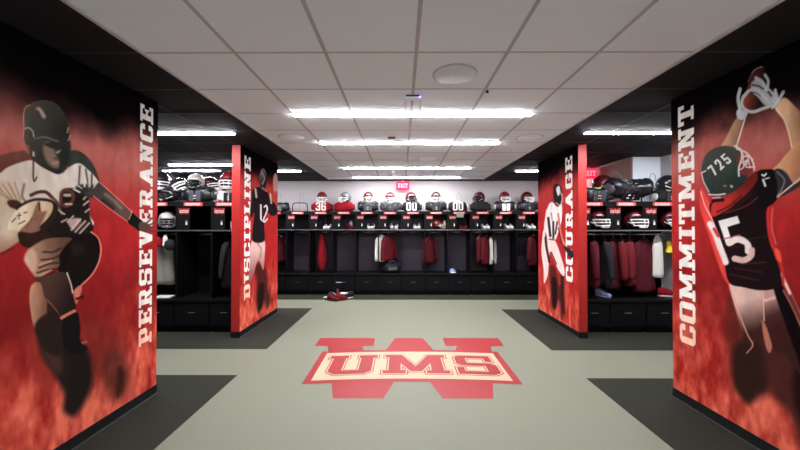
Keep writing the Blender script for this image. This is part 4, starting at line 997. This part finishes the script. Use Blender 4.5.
# left bay: grey pants, red and black cloth, paper on the seat
def pants(m_, loc, label, W=.16, H=.62, rz=0, top='redc'):
    r = thing('pants', label, 'pants', loc, R(rz))
    for s_ in (-1, 1):
        q = MB(); rr = []
        for i in range(10):
            t = i/9; a = (W*.27)*(1+.25*t); rr.append([(s_*W*.24*(1+.1*t)+a*math.cos(2*math.pi*k/16)*(1+.08*math.sin(4*k+3*t)), .05*math.sin(2*math.pi*k/16)*(1+.12*math.sin(5*k+t*4)), -H*t) for k in range(16)])
        q.loft(rr); q.build('leg', M[m_], r)
    MB().loft([sup(0, 0, W*.5, .055, 2.5, 20, z) for z in (-.02, .03)]).build('waistband', M[top], r)
pants('greyc', (bx(164, 5.35), 5.36, 1.36), 'pale grey pants hanging beside the PERSEVERANCE panel', W=.26, H=.68, top='blackc')
garment('jersey', 'redc', (bx(160, 5.3), 5.22, 1.44), 20, 'short red and white cloth hanging above the grey pants', None, 'jersey', W=.16, H=.16, D=.08, sleeves=False)
garment('glove', 'offw', (bx(167, 5.25), 5.2, 1.46), 0, 'white cloth strip hanging over the grey pants', None, 'towel', W=.07, H=.17, D=.05, sleeves=False).name = 'towel'
r = tag(MB().loft([[(.075*math.sin(math.pi*j/8)*math.cos(2*math.pi*k/14)+.0, .06*math.sin(math.pi*j/8)*math.sin(2*math.pi*k/14), -.09*math.cos(math.pi*j/8)) for k in range(14)] for j in [.3]+list(range(1, 8))+[7.7]]).build('knee_pad', M['blackc'], loc=(bx(170.5, 5.2), 5.17, 1.30)), 'black rounded pad hanging over the grey pants', 'pad')
tag(MB().box(-.13, .13, -.10, .10, 0, .012).build('paper', M['white'], loc=(bx(164, 5.25), 5.26, .503), bevel=.003), 'white paper lying on the left bay locker seat', 'paper')
hang(233.5, 5.4, 60, 'blackc', 'dark', 'black jacket beside the DISCIPLINE panel edge', None, W=.40, H=.75)
tag(MB().loft([sup(0, 0, .03, .03, 2, 14, z) for z in (0, .12)]).build('water_bottle', M['platew'], loc=(bx(232, 5.3), 5.3, 1.537)), 'pale pink bottle in the cubby beside the DISCIPLINE panel', 'bottle')

# right bay jackets
GRB = 'garments in the right bay lockers'
hang(593.5, 5.32, 60, 'dmaroonc', 'dark', 'dark maroon jacket beside the COURAGE panel', GRB, W=.46, H=.72, seed=8)
hang(603, 5.32, 78, 'blackc', 'dark', 'dark striped jersey left of the badged jacket in the right bay', GRB, W=.42, H=.70, seed=9)
hang(612.5, 5.32, 40, 'dmaroonc', 'dark', 'maroon jacket with white badge in the right bay', GRB, W=.36, H=.74, seed=10, logo=True)
hang(621, 5.32, 60, 'maroonc', 'dark', 'maroon jersey just right of the badged jacket in the right bay', GRB, W=.40, H=.62, seed=11)
hang(629, 5.32, 55, 'maroonc', 'dark', 'maroon jacket between the red jersey and the wide jacket', GRB, W=.42, H=.70, seed=12)
hang(643, 5.32, 18, 'dmaroonc', 'dark', 'wide dark maroon jacket, rightmost of the right bay jackets', GRB, W=.42, H=.80, seed=13)
garment('towel', 'offw', (bx(656.5, 5.3), 5.30, 1.47), 0, 'long white cloth hanging right of the maroon jackets', GRB, 'towel', W=.17, H=.66, D=.07, sleeves=False)
garment('towel', 'yellow', (bx(668, 5.35), 5.36, 1.36), 0, 'yellow cloth hanging beside the COMMITMENT panel edge', GRB, 'towel', W=.11, H=.18, D=.07, sleeves=False)
shoe('blue', 'white', (bx(602, 5.3), 5.3, .503), 20, 'pale blue shoe on the right bay locker seat', None, rx=0, scale=1.0)
shoe('redc', 'white', (bx(667, 5.3), 5.3, .503), 70, 'red shoe on the seat beside the COMMITMENT panel', None, scale=1.1)

# ------------------------------------------------------------------ camera, world, view
cam = bpy.data.cameras.new('camera'); co = bpy.data.objects.new('camera', cam); COL.objects.link(co)
cam.sensor_width = 36; cam.lens = 36*F/800; cam.clip_start = .02
co.location = (0, 0, EYE); co.rotation_euler = (R(90+.58), 0, R(.25))
sc = bpy.context.scene; sc.camera = co
w = bpy.data.worlds.new('world'); sc.world = w; w.use_nodes = True
w.node_tree.nodes['Background'].inputs[0].default_value = (.02, .02, .02, 1)
sc.view_settings.view_transform = 'Standard'; sc.view_settings.look = 'None'; sc.view_settings.gamma = 1
sc.view_settings.use_curve_mapping = False
sc.view_settings.exposure = .58
